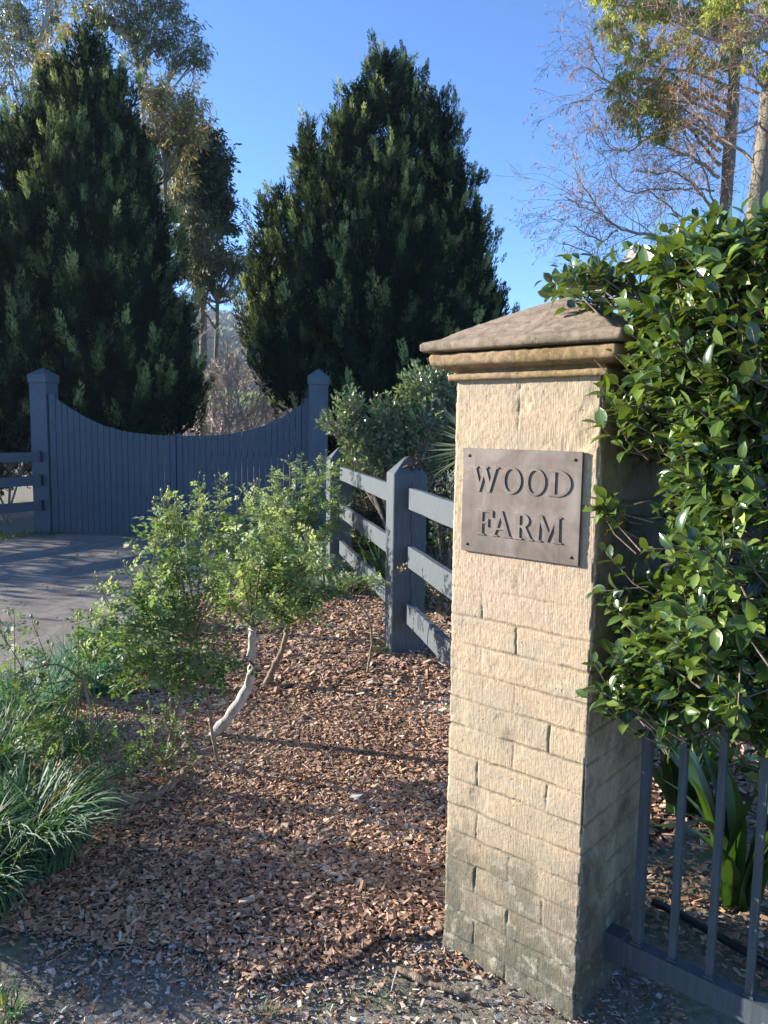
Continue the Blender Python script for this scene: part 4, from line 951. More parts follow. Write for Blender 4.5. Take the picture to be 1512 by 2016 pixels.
bx3 = basis(sd, rvec(rng, n)); side_ = bx3[ii, :, 0]*np.cos(ph)[:, None]+bx3[ii, :, 2]*np.sin(ph)[:, None]
ld = unit(side_*np.clip(1.15-.55*f, .35, 1.2)[:, None]+sd[ii]*.75+rng.normal(0, .16, (n*k_, 3))+np.array([0, 0, .05]))
upn = unit(sd[ii]*.8+np.array([0, 0, .6])+rng.normal(0, .25, (n*k_, 3)))
Ls = rng.uniform(.034, .060, n*k_)*np.where(f > .9, .7, 1)
leaf_tone = np.clip(np.repeat(rng.beta(1.6, 2.6, n), k_)*.8+rng.normal(0, .07, n*k_)+np.where(rng.uniform(0, 1, n*k_) < .05, .5, 0)+np.where(f > .85, .15, 0), 0, 1)  # random tone per shoot; outer leaves raised to look sunlit
# leaves may not pass through the pillar
pl = (Pl[:, :2]+ld[:, :2]*Ls[:, None]-PCTR[None]); lX, lY = pl@PX, pl@PY
pl0 = (Pl[:, :2]-PCTR[None]); lX0, lY0 = pl0@PX, pl0@PY
bad = ((lX < h2+.004) & (lY > -h2-.004) & (Pl[:, 2] < 1.85)) | ((lX0 < h2+.004) & (lY0 > -h2-.004) & (Pl[:, 2] < 1.85)) | ((np.minimum(lX, lX0) < h2+.075) & (lY > -h2-.07) & (Pl[:, 2] > 1.84) & (Pl[:, 2] < 1.99))
ok = ~bad; pick = rng.integers(0, 3, n*k_)
for q in range(3):
    k = ok & (pick == q)
    Rm = basis(ld[k], upn[k]); Rm = np.einsum('ji,mjk->mik', HM, Rm)
    lfm.inst(CL[q], to_h(Pl[k]), Rm, np.stack([Ls[k], Ls[k], Ls[k]], 1), leaf_tone[k])
lfm.build('leaves', CAM, hedge, smooth=True)
tips = []; rng = np.random.default_rng(9)
for i in range(9):
    p = np.array([rng.uniform(-.15, .9), rng.uniform(-.12, .2), -.05]); rr = rng.uniform(.012, .022)
    grow(rng, tw, tips, p, (rng.uniform(-.1, .3), rng.normal(.05, .12), 1.6), .9, rr, 0, 3, (3, 5), .55, .30, .12, .10, 8, .003, 8)
for a, b, r_ in [((1330, 700), (1360, 880), .006), ((1360, 880), (1365, 1000), .006), ((1345, 1330), (1365, 1180), .007), ((1400, 1250), (1445, 1090), .009), ((1310, 1170), (1375, 1090), .004), ((1240, 1330), (1290, 1260), .003)]:
    A_, B_ = at(*a, 2.02), at(*b, 2.08); tw.tube(cpath([to_h(A_), to_h((A_+B_)/2+rng.normal(0, .01, 3)), to_h(B_)], 8), np.linspace(r_, r_*.7, 8), 7)
tw.build('branches', CBARK, hedge, smooth=True)
PT = leaf_tpl(3, .85, .15, -.35, .6, .5)
def bloom(mb, c, nrm, r, rng, layers=3, k=7):
    nrm = unit(np.array(nrm, float)); b_ = basis(nrm[None], np.array([[.3, .2, 1.]]))[0]
    for la in range(layers):
        a = np.arange(k)*2*PI/k+la*.45+rng.normal(0, .1, k); tilt = .25+la*.42
        d = unit((b_[:, 0][None]*np.cos(a)[:, None]+b_[:, 2][None]*np.sin(a)[:, None])*math.cos(tilt)+nrm[None]*math.sin(tilt)); L_ = r*(1-.22*la)*rng.uniform(.9, 1.1, k)
        mb.inst(PT, np.tile(c+nrm*.002*la, (k, 1)), basis(d, np.tile(nrm, (k, 1))), np.stack([L_, L_, L_], 1), rng.uniform(0, 1, k))
for (a, y, nn, r) in [((1252, 505), 2.0, (-.5, -.7, .5), .034), ((1284, 512), 2.0, (-.2, -.9, .3), .036), ((1192, 562), 2.2, (-.6, -.7, .2), .036), ((1300, 1128), 2.02, (-.6, -.6, .1), .012)]:
    mb = MB(); bloom(mb, to_h(at(*a, y)), nn, r, rng); mb.build('bloom', PETAL, hedge, smooth=True)

# ---------------- roses
ROSE = leafmat('rose_leaf', [(0, (.035, .085, .028)), (.3, (.09, .16, .055)), (.6, (.18, .26, .105)), (.85, (.33, .41, .20)), (1, (.47, .53, .27))], .5, .42, (1.2, 1.2, .62), .3, midrib=(.22, .28, .10))
RCANE = barkmat('rose_cane', (.12, .10, .045), (.26, .24, .11), 40)
RTRUNK = barkmat('pale_rose_trunk', (.30, .27, .22), (.62, .58, .52), 34)
RBROWN = barkmat('brown_rose_trunk', (.13, .095, .06), (.33, .26, .18), 34)
BUD = leafmat('bud_green', [(0, (.16, .24, .06)), (1, (.42, .42, .20))], .5, .2)
CREAM = leafmat('cream_petal', [(0, (.70, .64, .46)), (1, (.86, .82, .70))], .5, .4, (1, 1, .9))
PINKP = leafmat('pink_petal', [(0, (.50, .06, .09)), (1, (.75, .22, .25))], .5, .3, (1, .8, .8))
def compound():
    lt = leaf_tpl(2, .62, .12, .14, .45, .8); V = []; F = []; U = []; n = 0
    for (p, a, s_) in [((0, .62, 0), 0, .40), ((.0, .52, 0), 62, .33), ((0, .52, 0), -62, .33), ((0, .26, 0), 70, .27), ((0, .26, 0), -70, .27)]:
        c, s2 = math.cos(R(a)), math.sin(R(a)); v = lt[0]*s_; x = v[:, 0]*c-v[:, 1]*s2; y = v[:, 0]*s2+v[:, 1]*c
        V.append(np.stack([x+p[0], y+p[1], v[:, 2]-.12*p[1]**2], 1)); F.append(lt[1][0]+n); U.append(lt[2]); n += len(v)
    V.append(np.array([(-.008, 0, 0), (.008, 0, 0), (.006, .64, -.05), (-.006, .64, -.05)])); F.append(np.array([[0, 1, 2, 3]])+n); U.append(np.full((4, 2), .5))
    return (np.concatenate(V), [np.concatenate(F)], np.concatenate(U))
COMP = compound()
def rose(name, label, Y, trunks, blobs, shoots, seed, blooms=(), dens=1.0, bark=None, lsz=(.068, .115), petal=None, tone=0.0, gr='rose bushes beside the driveway', dz=.32):
    """trunks: [(pixel path, radius)], blobs: (px, py, rx, ry) leafy masses, shoots: (px0, py0, px1, py1) tall flowering stems"""
    rng = np.random.default_rng(seed); b = gp(*trunks[0][0][0]); b[1] = Y; b[0] = at(*trunks[0][0][0], Y)[0]; b[2] = 0
    o = thing(name, label, 'rose bush', tuple(b), 0, gr); tk = MB(); cn = MB(); lf_ = MB(); ends = []
    for pth, r_ in trunks:
        P = np.array([at(x, y, Y)-b for x, y in pth]); P[0, 2] = min(P[0, 2], -.03); pp = cpath(P, 16); pp = pp+rng.normal(0, .003, pp.shape)
        tk.tube(pp, np.linspace(r_, r_*.72, 16)*(1+.09*rng.normal(0, 1, 16)), 9); ends.append(pp[-1])
    ends = np.array(ends); LP = []; LD = []; LA = []
    def stem(p0, p1, r_, per, leaf_tone, bow=.1):
        L_ = np.linalg.norm(p1-p0)+1e-4; mid = (p0+p1)/2+rng.normal(0, bow*L_, 3); mid[2] += .1*L_
        pp = cpath([p0, mid, p1], 8); cn.tube(pp, np.linspace(r_, r_*.45, 8), 5, cap=False)
        n = max(1, int(L_*per)); f = rng.uniform(.1, 1, n)*7; i = np.minimum(f.astype(int), 6)
        LP.append(pp[i]+(pp[i+1]-pp[i])*(f-i)[:, None]); d = unit(pp[i+1]-pp[i]); s_ = rvec(rng, n); s_ = unit(s_-d*(s_*d).sum(1)[:, None])
        LD.append(unit(s_*.9+d*.45+np.array([0, 0, -.10]))); LA.append(np.full(n, leaf_tone)+rng.normal(0, .12, n)); return pp
    for (px, py, rx, ry) in blobs:
        c = at(px, py, Y)-b; rx_, ry_ = rx/FPX*Y, ry/FPX*Y; c[1] += rng.uniform(-.05, .05)
        e = ends[np.argmin(np.linalg.norm(ends-c, axis=1))]; main = stem(e, c, .006, 4, .3)
        for q in range(max(4, int(rx*ry*dens/430))):
            v = rvec(rng, 1)[0]*rng.choice([.6, .85, 1.05, 1.4, 1.95], p=[.20, .22, .22, .21, .15]); v[2] += .15*abs(v[2]); tgt = c+v*np.array([rx_*1.12, dz*.5+rx_*.5, ry_*1.05]); up_ = (tgt[2]-c[2])/max(ry_, .01)
            src = main[rng.integers(3, 8)]+rng.normal(0, .02, 3); src[2] = min(src[2], tgt[2]-.02) if rng.uniform() < .7 else src[2]
            stem(src, tgt, .0028, 62, np.clip(.40+.26*up_+tone+rng.normal(0, .10), 0, 1))  # leaves higher in each mass coloured paler, as if sunlit
    for s_ in shoots:
        x0, y0, x1, y1 = s_; p0 = at(x0, y0, Y)-b; p1 = at(x1, y1, Y)-b; p1[1] += rng.normal(0, .06)
        pp = stem(p0, p1, .0032, 44, .82+tone, .04)  # tall shoots get the same painted sunlit tone
        for q in range(rng.integers(2, 6)):
            d = unit(rng.normal(0, .35, 3)+np.array([0, 0, 1])); L_ = rng.uniform(.02, .07); s0 = pp[rng.integers(5, 8)]; e = s0+d*L_
            cn.tube(np.array([s0, e]), .0014, 4, cap=False); h_ = rng.uniform(.012, .020)
            bd = MB(); bd.tube(np.array([e, e+d*h_*.35, e+d*h_*.8, e+d*h_*1.25]), np.array([.15, .42, .32, .04])*h_, 6, rnd=rng.uniform()); bd.build('bud', BUD, o, smooth=True)
    LP = np.concatenate(LP); LD = np.concatenate(LD); LA = np.clip(np.concatenate(LA), 0, 1); n = len(LP); Ls = rng.uniform(*lsz, n)
    ok = LP[:, 2] > .015; LP, LD, LA, Ls = LP[ok], LD[ok], LA[ok], Ls[ok]; n = len(LP)
    lf_.inst(COMP, LP, basis(LD, unit(np.array([0, 0, 1.])+rng.normal(0, .45, (n, 3)))), np.stack([Ls, Ls, Ls], 1), LA)
    lf_.build('leaves', ROSE, o, smooth=True); cn.build('canes', RCANE, o, smooth=True)
    tk.build('trunk', bark or RBROWN, o, smooth=True)
    for (px, py, r_) in blooms:
        mb = MB(); c = at(px, py, Y)-b; bloom(mb, c, (-.35, -.4, .8), r_, rng, 4, 6); mb.build('bloom', petal or CREAM, o, smooth=True)
    return o
rose('rose_bush', 'small slender rose with tall budded shoots growing out of the nearest grass clump', 3.2, [([(185, 1592), (178, 1500), (182, 1420), (165, 1340)], .011)],
     [(100, 1345, 45, 42), (150, 1400, 60, 45), (60, 1430, 55, 50), (200, 1440, 35, 40), (120, 1480, 60, 45), (165, 1530, 60, 40), (40, 1500, 40, 40), (20, 1330, 30, 40), (95, 1560, 50, 30), (170, 1300, 40, 22)],
     [(110, 1400, 78, 1225), (150, 1380, 143, 1245), (30, 1380, 12, 1215), (60, 1390, 22, 1245), (180, 1350, 165, 1262), (60, 1400, 95, 1290)], 71, dens=.42, lsz=(.05, .085), tone=-.12, dz=.2)
rose('rose_seedling', 'low leafy rose seedling with thin bud stalks between the slender rose and the brown cane', 3.42, [([(343, 1548), (325, 1500)], .006)],
     [(300, 1465, 50, 32), (345, 1450, 40, 30), (270, 1490, 35, 25), (330, 1500, 35, 22)], [(300, 1450, 300, 1398), (335, 1450, 342, 1392), (345, 1460, 330, 1405)], 72, dens=.5, lsz=(.04, .07), tone=-.25, dz=.15)
rose('rose_bush', 'leafy rose on a thin brown cane, its cream bloom hanging over the driveway', 3.65, [([(322, 1522), (342, 1430), (358, 1360), (385, 1290)], .015), ([(430, 1395), (402, 1340), (385, 1270)], .010)],
     [(250, 1180, 46, 36), (300, 1225, 65, 42), (345, 1120, 50, 55), (225, 1300, 36, 26), (310, 1300, 60, 38), (400, 1215, 55, 45), (385, 1300, 40, 34), (250, 1250, 46, 36), (340, 1060, 36, 40), (290, 1155, 40, 32), (430, 1140, 40, 40), (360, 1240, 50, 40), (215, 1225, 24, 20), (345, 1345, 36, 20), (440, 1270, 34, 36), (280, 1345, 50, 24), (400, 1345, 30, 20), (240, 1335, 30, 18)],
     [(345, 1100, 320, 985), (350, 1080, 348, 1010), (330, 1100, 303, 1010), (300, 1150, 262, 1085), (230, 1220, 200, 1150), (230, 1240, 195, 1145), (360, 1060, 352, 990), (350, 1120, 378, 1085), (390, 1170, 388, 1085), (410, 1160, 408, 1090), (325, 1060, 330, 970), (300, 1120, 312, 1010), (335, 1090, 318, 965), (370, 1090, 372, 1000), (420, 1110, 425, 1040), (270, 1180, 240, 1110), (215, 1300, 172, 1262), (240, 1280, 185, 1225)], 73, [(250, 1077, .020), (335, 1165, .018)], dens=1.0, dz=.35)
rose('rose_bush', 'bright leafy rose standing on a thick pale crooked trunk in the bark mulch', 4.0, [([(385, 1487), (440, 1425), (482, 1368), (497, 1330), (492, 1275), (497, 1235)], .030)],
     [(500, 1190, 55, 36), (545, 1115, 50, 45), (475, 1135, 42, 42), (585, 1140, 42, 42), (600, 1195, 30, 30), (450, 1190, 36, 28), (520, 1070, 42, 32), (560, 1190, 50, 34), (480, 1085, 34, 30), (560, 1050, 34, 36), (605, 1105, 30, 30), (530, 1160, 50, 40)],
     [(540, 1080, 562, 1003), (545, 1080, 548, 1015), (520, 1080, 515, 1010), (480, 1100, 462, 1040), (590, 1110, 606, 1060), (530, 1060, 535, 1000), (560, 1060, 580, 1010)], 74, [(603, 1108, .014)], dens=1.35, bark=RTRUNK, tone=.12, dz=.35)
rose('rose_bush', 'rose on a brown slanting trunk just behind the pale crooked one', 4.85, [([(502, 1382), (535, 1325), (556, 1280), (566, 1235)], .022)],
     [(600, 1185, 34, 26), (585, 1130, 36, 34), (560, 1190, 36, 30), (620, 1150, 22, 26), (550, 1140, 30, 30)], [(590, 1120, 604, 1050), (610, 1140, 628, 1085), (570, 1110, 572, 1035)], 79, dens=1.2, tone=-.05, dz=.35)
rose('rose_bush', 'rose bush in mid row with a round white bloom on its highest shoot', 6.2, [([(420, 1165), (430, 1120), (425, 1080)], .018), ([(450, 1165), (455, 1120)], .014)],
     [(430, 1040, 44, 36), (395, 1075, 44, 36), (465, 1085, 44, 36), (365, 1035, 26, 26), (420, 1110, 50, 32), (480, 1040, 34, 32), (395, 1020, 30, 26), (500, 1010, 30, 30), (445, 1140, 44, 24), (375, 1110, 40, 26)],
     [(395, 1040, 395, 940), (440, 1040, 447, 938), (430, 1040, 428, 950), (365, 1040, 350, 985), (460, 1050, 475, 965), (490, 1030, 500, 960), (440, 1030, 436, 945), (400, 1040, 402, 950)], 75, [(445, 936, .026), (472, 1003, .02)], dens=1.5, lsz=(.07, .11), dz=.5)
rose('rose_bush', 'tall spreading rose bush against the far fence post and right gate post', 7.7, [([(600, 1140), (595, 1100), (590, 1050)], .020), ([(640, 1135), (632, 1080)], .016)],
     [(590, 975, 50, 34), (625, 1005, 44, 40), (560, 1025, 40, 36), (645, 1050, 34, 40), (530, 1055, 36, 30), (600, 1085, 50, 34), (560, 985, 34, 28), (610, 950, 34, 24), (655, 990, 24, 30), (590, 1035, 50, 36), (540, 1005, 28, 26), (640, 1100, 34, 30), (550, 1095, 40, 30)],
     [(575, 970, 570, 905), (580, 960, 582, 915), (600, 950, 604, 915), (560, 980, 553, 935), (620, 960, 628, 905), (640, 980, 650, 925), (520, 1020, 512, 955), (535, 1010, 540, 960), (655, 980, 662, 930), (590, 950, 594, 900), (610, 950, 640, 900)], 76, [(578, 925, .022)], dens=1.6, lsz=(.075, .12), dz=.6)
rose('rose_bush', 'straggly low rose with one small red bloom in front of the nearest fence post', 5.1, [([(722, 1290), (735, 1255), (722, 1205), (690, 1170)], .009)],
     [(700, 1150, 30, 18), (740, 1150, 24, 16), (670, 1160, 22, 16), (755, 1140, 16, 10)], [(740, 1160, 797, 1128)], 77, [(797, 1121, .013)], dens=.8, lsz=(.045, .07), petal=PINKP, dz=.2)

# ---------------- grass like clumps
LIR = leafmat('dark_strap_leaf', [(0, (.03, .08, .045)), (.5, (.07, .155, .075)), (.85, (.14, .24, .09)), (.95, (.30, .28, .07)), (1, (.42, .30, .08))], .62, .3, (1.3, 1.3, .5), .5)
BLU = leafmat('blue_green_blade', [(0, (.05, .13, .09)), (.6, (.12, .26, .18)), (1, (.22, .36, .22))], .65, .3, (1.2, 1.2, .6), .4)
def blade_tpl(arch, twist=.2, n=7):
    t = np.linspace(0, 1, n); V = []; U = []
    ang = PI/2*.93-arch*t**1.25*2.3; y = np.concatenate([[0], np.cumsum(np.cos(ang[:-1]))])/(n-1); z = np.concatenate([[0], np.cumsum(np.sin(ang[:-1]))])/(n-1)
    for i, a in enumerate(t):
        w_ = .5*(1-a**3.5)+.02; c, s_ = math.cos(twist*a*2), math.sin(twist*a*2)
        for q in (-1, 1): V.append((q*w_*c, y[i], z[i]+q*w_*s_*.02)); U.append((.5+.5*q, a))
    return (np.array(V), [np.array([[i*2, i*2+1, i*2+3, i*2+2] for i in range(n-1)])], np.array(U))
BLT = [blade_tpl(a, tw_) for a, tw_ in ((.35, .1), (.6, .3), (.85, -.2), (1.1, .2), (.5, .5))]
def tuft(name, label, cat, c, rad, n, L, wd, mat, seed, group=None, lean=(0, 0), archs=(0, 1, 2, 3, 4)):
    rng = np.random.default_rng(seed); o_ = MB(); a = rng.uniform(0, 2*PI, n); r_ = rad*rng.uniform(0, 1, n)**.6
    p = np.stack([np.cos(a)*r_, np.sin(a)*r_, np.full(n, -.01)], 1); az = a+rng.normal(0, .7, n)
    d = np.stack([np.cos(az)+lean[0], np.sin(az)+lean[1], np.zeros(n)], 1); Ls = rng.uniform(*L, n); pick = rng.choice(archs, n)
    rn = np.clip(rng.beta(2, 2.4, n)+(rng.uniform(0, 1, n) < .04)*.5, 0, 1)
    for q in set(archs):
        k = pick == q
        if k.any():
            Rm = basis(unit(d[k]), np.tile([0, 0, 1.], (k.sum(), 1))+rng.normal(0, .15, (k.sum(), 3))); o_.inst(BLT[q], p[k], Rm, np.stack([wd*rng.uniform(.7, 1.2, k.sum()), Ls[k], Ls[k]], 1), rn[k])
    o = o_.build(name, mat, None, smooth=True, loc=(c[0], c[1], .012)); return tag(o, label, cat, group)
gg = 'strappy grass clumps edging the bed'
tuft('grass_clump', 'large dark green strappy clump at the lower left, spilling onto the bark mulch', 'plant', (-1.36, 2.78), .19, 820, (.28, .50), .0085, LIR, 81, gg, (.1, -.1), (1, 2, 2, 3))
tuft('grass_clump', 'dark strappy clump cut by the left edge at the lower left', 'plant', (-1.62, 2.60), .17, 560, (.28, .46), .0085, LIR, 82, gg, (0, -.1), (1, 2, 2, 3))
tuft('grass_clump', 'dark strappy clump drooping over bare soil at the bottom left', 'plant', (-1.40, 2.50), .13, 420, (.24, .42), .0085, LIR, 90, gg, (.05, -.1), (1, 2, 2, 3))
tuft('grass_clump', 'green clump at the left edge just behind the slender rose', 'plant', (-1.86, 3.40), .20, 680, (.28, .46), .0075, LIR, 83, gg)
tuft('grass_clump', 'green clump at the left edge where the driveway surface first shows', 'plant', (-1.98, 4.05), .22, 760, (.28, .46), .0075, BLU, 84, gg)
tuft('grass_clump', 'blue green clump between the left edge clumps and the asphalt corner', 'plant', (-1.85, 4.70), .22, 760, (.26, .42), .007, BLU, 85, gg)
tuft('grass_clump', 'blue green clump spilling onto the asphalt below the rose with the cream bloom', 'plant', (-1.86, 5.45), .22, 720, (.22, .38), .007, BLU, 86, gg)
tuft('grass_clump', 'farthest blue green clump of the edging, half hidden behind rose leaves', 'plant', (-1.85, 6.3), .18, 320, (.2, .34), .007, BLU, 87, gg)
tuft('grass_clump', 'small green clump between the left edge clumps and the brown rose cane', 'plant', (-1.55, 3.75), .10, 160, (.14, .26), .006, LIR, 88, gg)
for (px, py, L_, n_, lab) in [(15, 2000, .10, 60, 'small bright grass tuft in the bottom left corner of the picture'), (523, 2000, .05, 22, 'tiny grass seedling on the soil at the bottom edge'), (238, 1532, .09, 60, 'low green weed beside the thick fallen branch'), (205, 1880, .04, 26, 'tiny weed beside the thin pale twig'), (755, 1288, .14, 60, 'leafy green weed at the foot of the nearest fence post'), (640, 1240, .10, 50, 'sparse grey green weed on the mulch right of the brown rose trunk')]:
    c_ = gp(px, py); tuft('weed', lab, 'weed', (c_[0], c_[1]), .03+L_*.25, n_, (L_*.5, L_), .004, STRAPM if False else LIR, int(px), 'small weeds')
# verge grass by the left gate post
mb = MB(); rng = np.random.default_rng(90); n = 9000; x = rng.uniform(-8.5, -4.95, n); y = rng.uniform(9.2, 12.6, n); yc = np.interp(x, [-8.5, -7, -5.6, -5.3, -4.9], [7, 8.6, 10.55, 11.0, 11.4])
k = (y > yc+.05) & (y < yc+1.0+.35*fbm(x*2, y*2, 0, 3, 2)); x, y = x[k], y[k]; n = len(x); az = rng.uniform(0, 2*PI, n)
L_ = rng.uniform(.04, .15, n); mb.inst(BLT[1], np.stack([x, y, np.zeros(n)], 1), basis(np.stack([np.cos(az), np.sin(az), 0*az], 1), np.tile([0, 0, 1.], (n, 1))), np.stack([np.full(n, .007), L_, L_], 1), rng.uniform(0, 1, n))
tag(mb.build('verge_grass', leafmat('verge_green', [(0, (.03, .07, .02)), (1, (.14, .22, .06))], .6, .3)), kind='stuff')
# ---------------- plants behind the fences
STRAPM = leafmat('bright_strap_leaf', [(0, (.02, .05, .015)), (.6, (.05, .10, .028)), (1, (.13, .20, .05))], .35, .35, (1.4, 1.4, .4))
def wide_plant(name, label, c, n, L, wd, mat, seed, archs, rad=.06, cat='plant', group=None):
    return tuft(name, label, cat, c, rad, n, L, wd, mat, seed, group, archs=archs)
wide_plant('crinum_lily', 'broad leaved green lily clump behind the steel fence below the camellia', (1.30, 2.60), 24, (.45, .85), .062, STRAPM, 101, (0, 0, 1, 2), .06)
wide_plant('crinum_lily', 'second broad leaved lily farther behind the steel fence, showing beside the pillar', (1.35, 3.25), 22, (.5, .85), .055, STRAPM, 102, (0, 1, 2), .08)
wide_plant('agapanthus', 'yellow green strappy plant seen between the rails behind the second fence post', (.02, 7.6), 60, (.4, .8), .030, STRAPM, 103, (0, 0, 1, 4), .12)
wide_plant('agapanthus', 'dark strappy plant low behind the rails beside the nearest fence post', (.28, 7.0), 60, (.3, .6), .026, LIR, 104, (0, 1, 2), .14)
YUC = leafmat('yucca_leaf', [(0, (.08, .11, .07)), (1, (.26, .29, .19))], .4, .15)
yo = at(948, 880, 4.9); rng = np.random.default_rng(105); mb = MB(); n = 150; d = unit(rng.normal(0, 1, (n, 3))+np.array([0, 0, .25])); SP = leaf_tpl(2, .055, .2, .05, .12, .9)
mb.inst(SP, d*.03, basis(d, rvec(rng, n)), np.stack([np.full(n, .36)]*3, 1)*rng.uniform(.7, 1.1, (n, 1)), rng.uniform(0, 1, n))
yc_ = thing('yucca', 'spiky grey green yucca head poking out behind the left edge of the pillar', 'plant', (yo[0], yo[1], 0)); o = mb.build('leaves', YUC, yc_); o.location = (0, 0, yo[2])
mb = MB(); mb.tube(cpath([(0, 0, -.05), (.03, .02, yo[2]*.5), (0, 0, yo[2])], 10), .045, 9); mb.build('trunk', GREYBARK, yc_, smooth=True)
SHRUB = leafmat('grey_green_leaf', [(0, (.05, .085, .04)), (.5, (.14, .20, .095)), (1, (.32, .38, .20))], .24, .22, (1.2, 1.2, .5), .6)
UPL = leaf_tpl(2, .42, .14, .05)
def shrub(name, label, Y, base_px, blobs, mat, seed, L=(.03, .05), per=9, group=None, up=.5, cat='shrub', kx=1.0, zlow=0.05, bark=None):
    rng = np.random.default_rng(seed); b = at(base_px, 1000, Y); b[2] = 0; o = thing(name, label, cat, tuple(b), 0, group); sk = MB(); tips = []
    for (px, py, rx, ry, dy) in blobs:
        c = at(px, py, Y+dy)-b; rx_, ry_ = rx/FPX*Y, ry/FPX*Y; lim = cpath([(rng.normal(0, .06), rng.normal(0, .06), -.03), c*np.array([.4, .4, .5]), c], 10); sk.tube(lim, np.linspace(.022, .007, 10), 6, cap=False)
        for q in range(max(4, int(kx*rx_*ry_*240))):
            v = rvec(rng, 1)[0]*rng.uniform(.2, 1)**.45; tgt = c+v*np.array([rx_, rx_, ry_]); tgt[2] = max(tgt[2], zlow); s_ = lim[rng.integers(5, 10)]
            dd = unit(v+np.array([0, 0, up])); pp = cpath([s_, (s_+tgt)/2, tgt-dd*.05, tgt+dd*.08], 7); sk.tube(pp, np.linspace(.004, .0018, 7), 3, cap=False); tips.append((pp[3:], dd, 2))
    g_ = MB(); P = []; D = []
    for pts, dd, lev in tips:
        n = rng.poisson(per)+3; f = rng.uniform(0, 1, n)*(len(pts)-1); i = np.minimum(f.astype(int), len(pts)-2); P.append(pts[i]+(pts[i+1]-pts[i])*(f-i)[:, None]); D.append(np.tile(dd, (n, 1)))
    P = np.concatenate(P); D = np.concatenate(D); n = len(P); d = unit(D*.9+rng.normal(0, .5, (n, 3))); Ls = rng.uniform(*L, n)
    g_.inst(UPL, P, basis(d, rvec(rng, n)), np.stack([Ls, Ls, Ls], 1), rng.uniform(0, 1, n))
    g_.build('foliage', mat, o); sk.build('branches', bark or TWIG, o); return o
shrub('evergreen_shrub', 'grey green small leaved shrub catching the sun above the side fence rails', 8.3, 800,
      [(665, 830, 36, 24, 0), (690, 795, 26, 26, 0), (715, 865, 44, 34, 0), (765, 815, 40, 34, 0), (830, 765, 40, 44, 0), (865, 740, 34, 34, .2), (800, 860, 50, 44, 0), (875, 840, 44, 60, .2), (760, 900, 44, 30, 0), (830, 905, 50, 34, 0), (745, 850, 30, 30, .1), (845, 820, 40, 40, -.2), (890, 790, 30, 40, .1), (700, 910, 30, 24, .3)], SHRUB, 111, (.045, .075), kx=9)
shrub('leafy_shrub', 'mid green leafy shrub low behind the rails beside the pillar edge', 6.6, 880, [(870, 1100, 34, 50, 0), (890, 1040, 30, 40, 0), (855, 1150, 30, 40, 0), (890, 1180, 34, 40, 0), (860, 1010, 24, 30, 0), (900, 960, 26, 50, 0)], DARKLEAF, 112, (.035, .06), kx=6)
shrub('dark_shrub', 'dark shrub filling the shade behind the far fence rails', 9.4, 760, [(720, 990, 60, 50, 0), (780, 1000, 60, 50, 0), (740, 1060, 60, 50, 0), (810, 1050, 60, 50, .2), (690, 1040, 40, 50, .2), (850, 970, 50, 60, .2), (700, 940, 34, 40, .4), (850, 1080, 50, 50, .3)], DARKLEAF, 113, (.05, .09), kx=4)
shrub('dark_shrub', 'dark undergrowth shrub behind the left rails under the broad conifer', 13.0, 20, [(20, 850, 60, 50, 0), (-60, 870, 80, 70, 0), (60, 870, 50, 40, 0), (20, 920, 60, 40, .5), (-40, 940, 60, 40, 0)], DARKLEAF, 114, (.05, .1), kx=2.5)
LAMB = leafmat('silver_leaf', [(0, (.07, .12, .08)), (.6, (.15, .22, .15)), (1, (.28, .34, .24))], .7, .2)
for i, (px, py, lab) in enumerate([(610, 1172, 'silvery leafed ground plant at the left end of its patch, under the rose bush'), (640, 1150, 'silvery leafed ground plant in front of the second fence post'), (675, 1168, 'silvery leafed ground plant in the middle of its patch before the fence'), (708, 1150, 'silvery leafed ground plant nearest the rails between the two fence posts')]):
    rng = np.random.default_rng(120+i); c = gp(px, py); mb = MB(); n = 46; a = rng.uniform(0, 2*PI, n); d = unit(np.stack([np.cos(a), np.sin(a), rng.uniform(.3, 1.9, n)], 1)); p = rng.normal(0, .11, (n, 3)); p[:, 2] = 0
    mb.inst(leaf_tpl(3, .36, .15, .35, .5, .8), p, basis(d, np.tile([0, 0, 1.], (n, 1))+rng.normal(0, .2, (n, 3))), np.stack([rng.uniform(.12, .24, n)]*3, 1), rng.uniform(0, 1, n))
    tag(mb.build('ground_plant', LAMB, None, smooth=True, loc=(c[0], c[1], .015)), lab, 'plant', 'silvery plants before the side fence')
# ---------------- sticks, stones and fallen leaves
def stick(name, label, pts, rad, mat, z=.02, sides=8, cat='stick', seed=1):
    rng = np.random.default_rng(seed); P = np.array([gp(x, y, z) for x, y in pts]); c = P.mean(0); c[2] = 0; pp = cpath(P-c, 24)+rng.normal(0, rad*.18, (24, 3)); pp[:, 2] = np.maximum(pp[:, 2], rad*.5)
    mb = MB(); mb.tube(pp, np.linspace(rad, rad*.5, 24)*(1+.15*rng.normal(0, 1, 24)), sides)
    return tag(mb.build(name, mat, None, smooth=True, loc=tuple(c)), label, cat)
BROWNWOOD = barkmat('fallen_wood', (.12, .08, .055), (.36, .27, .19), 60)
stick('fallen_branch', 'thick brown fallen branch curving across the mulch beside the grass clump', [(190, 1582), (245, 1578), (300, 1568), (345, 1545), (368, 1515)], .028, BROWNWOOD, .04, seed=2)
stick('root_stick', 'short rough stick lying on bare soil just left of the pillar base', [(765, 1900), (820, 1925), (870, 1945), (925, 1958)], .013, BROWNWOOD, .018, seed=3)
stick('pale_twig', 'thin pale twig on the dark soil at the lower left', [(210, 1868), (260, 1862), (305, 1878)], .003, PALEBARK, .012, 6, 'twig', 4)
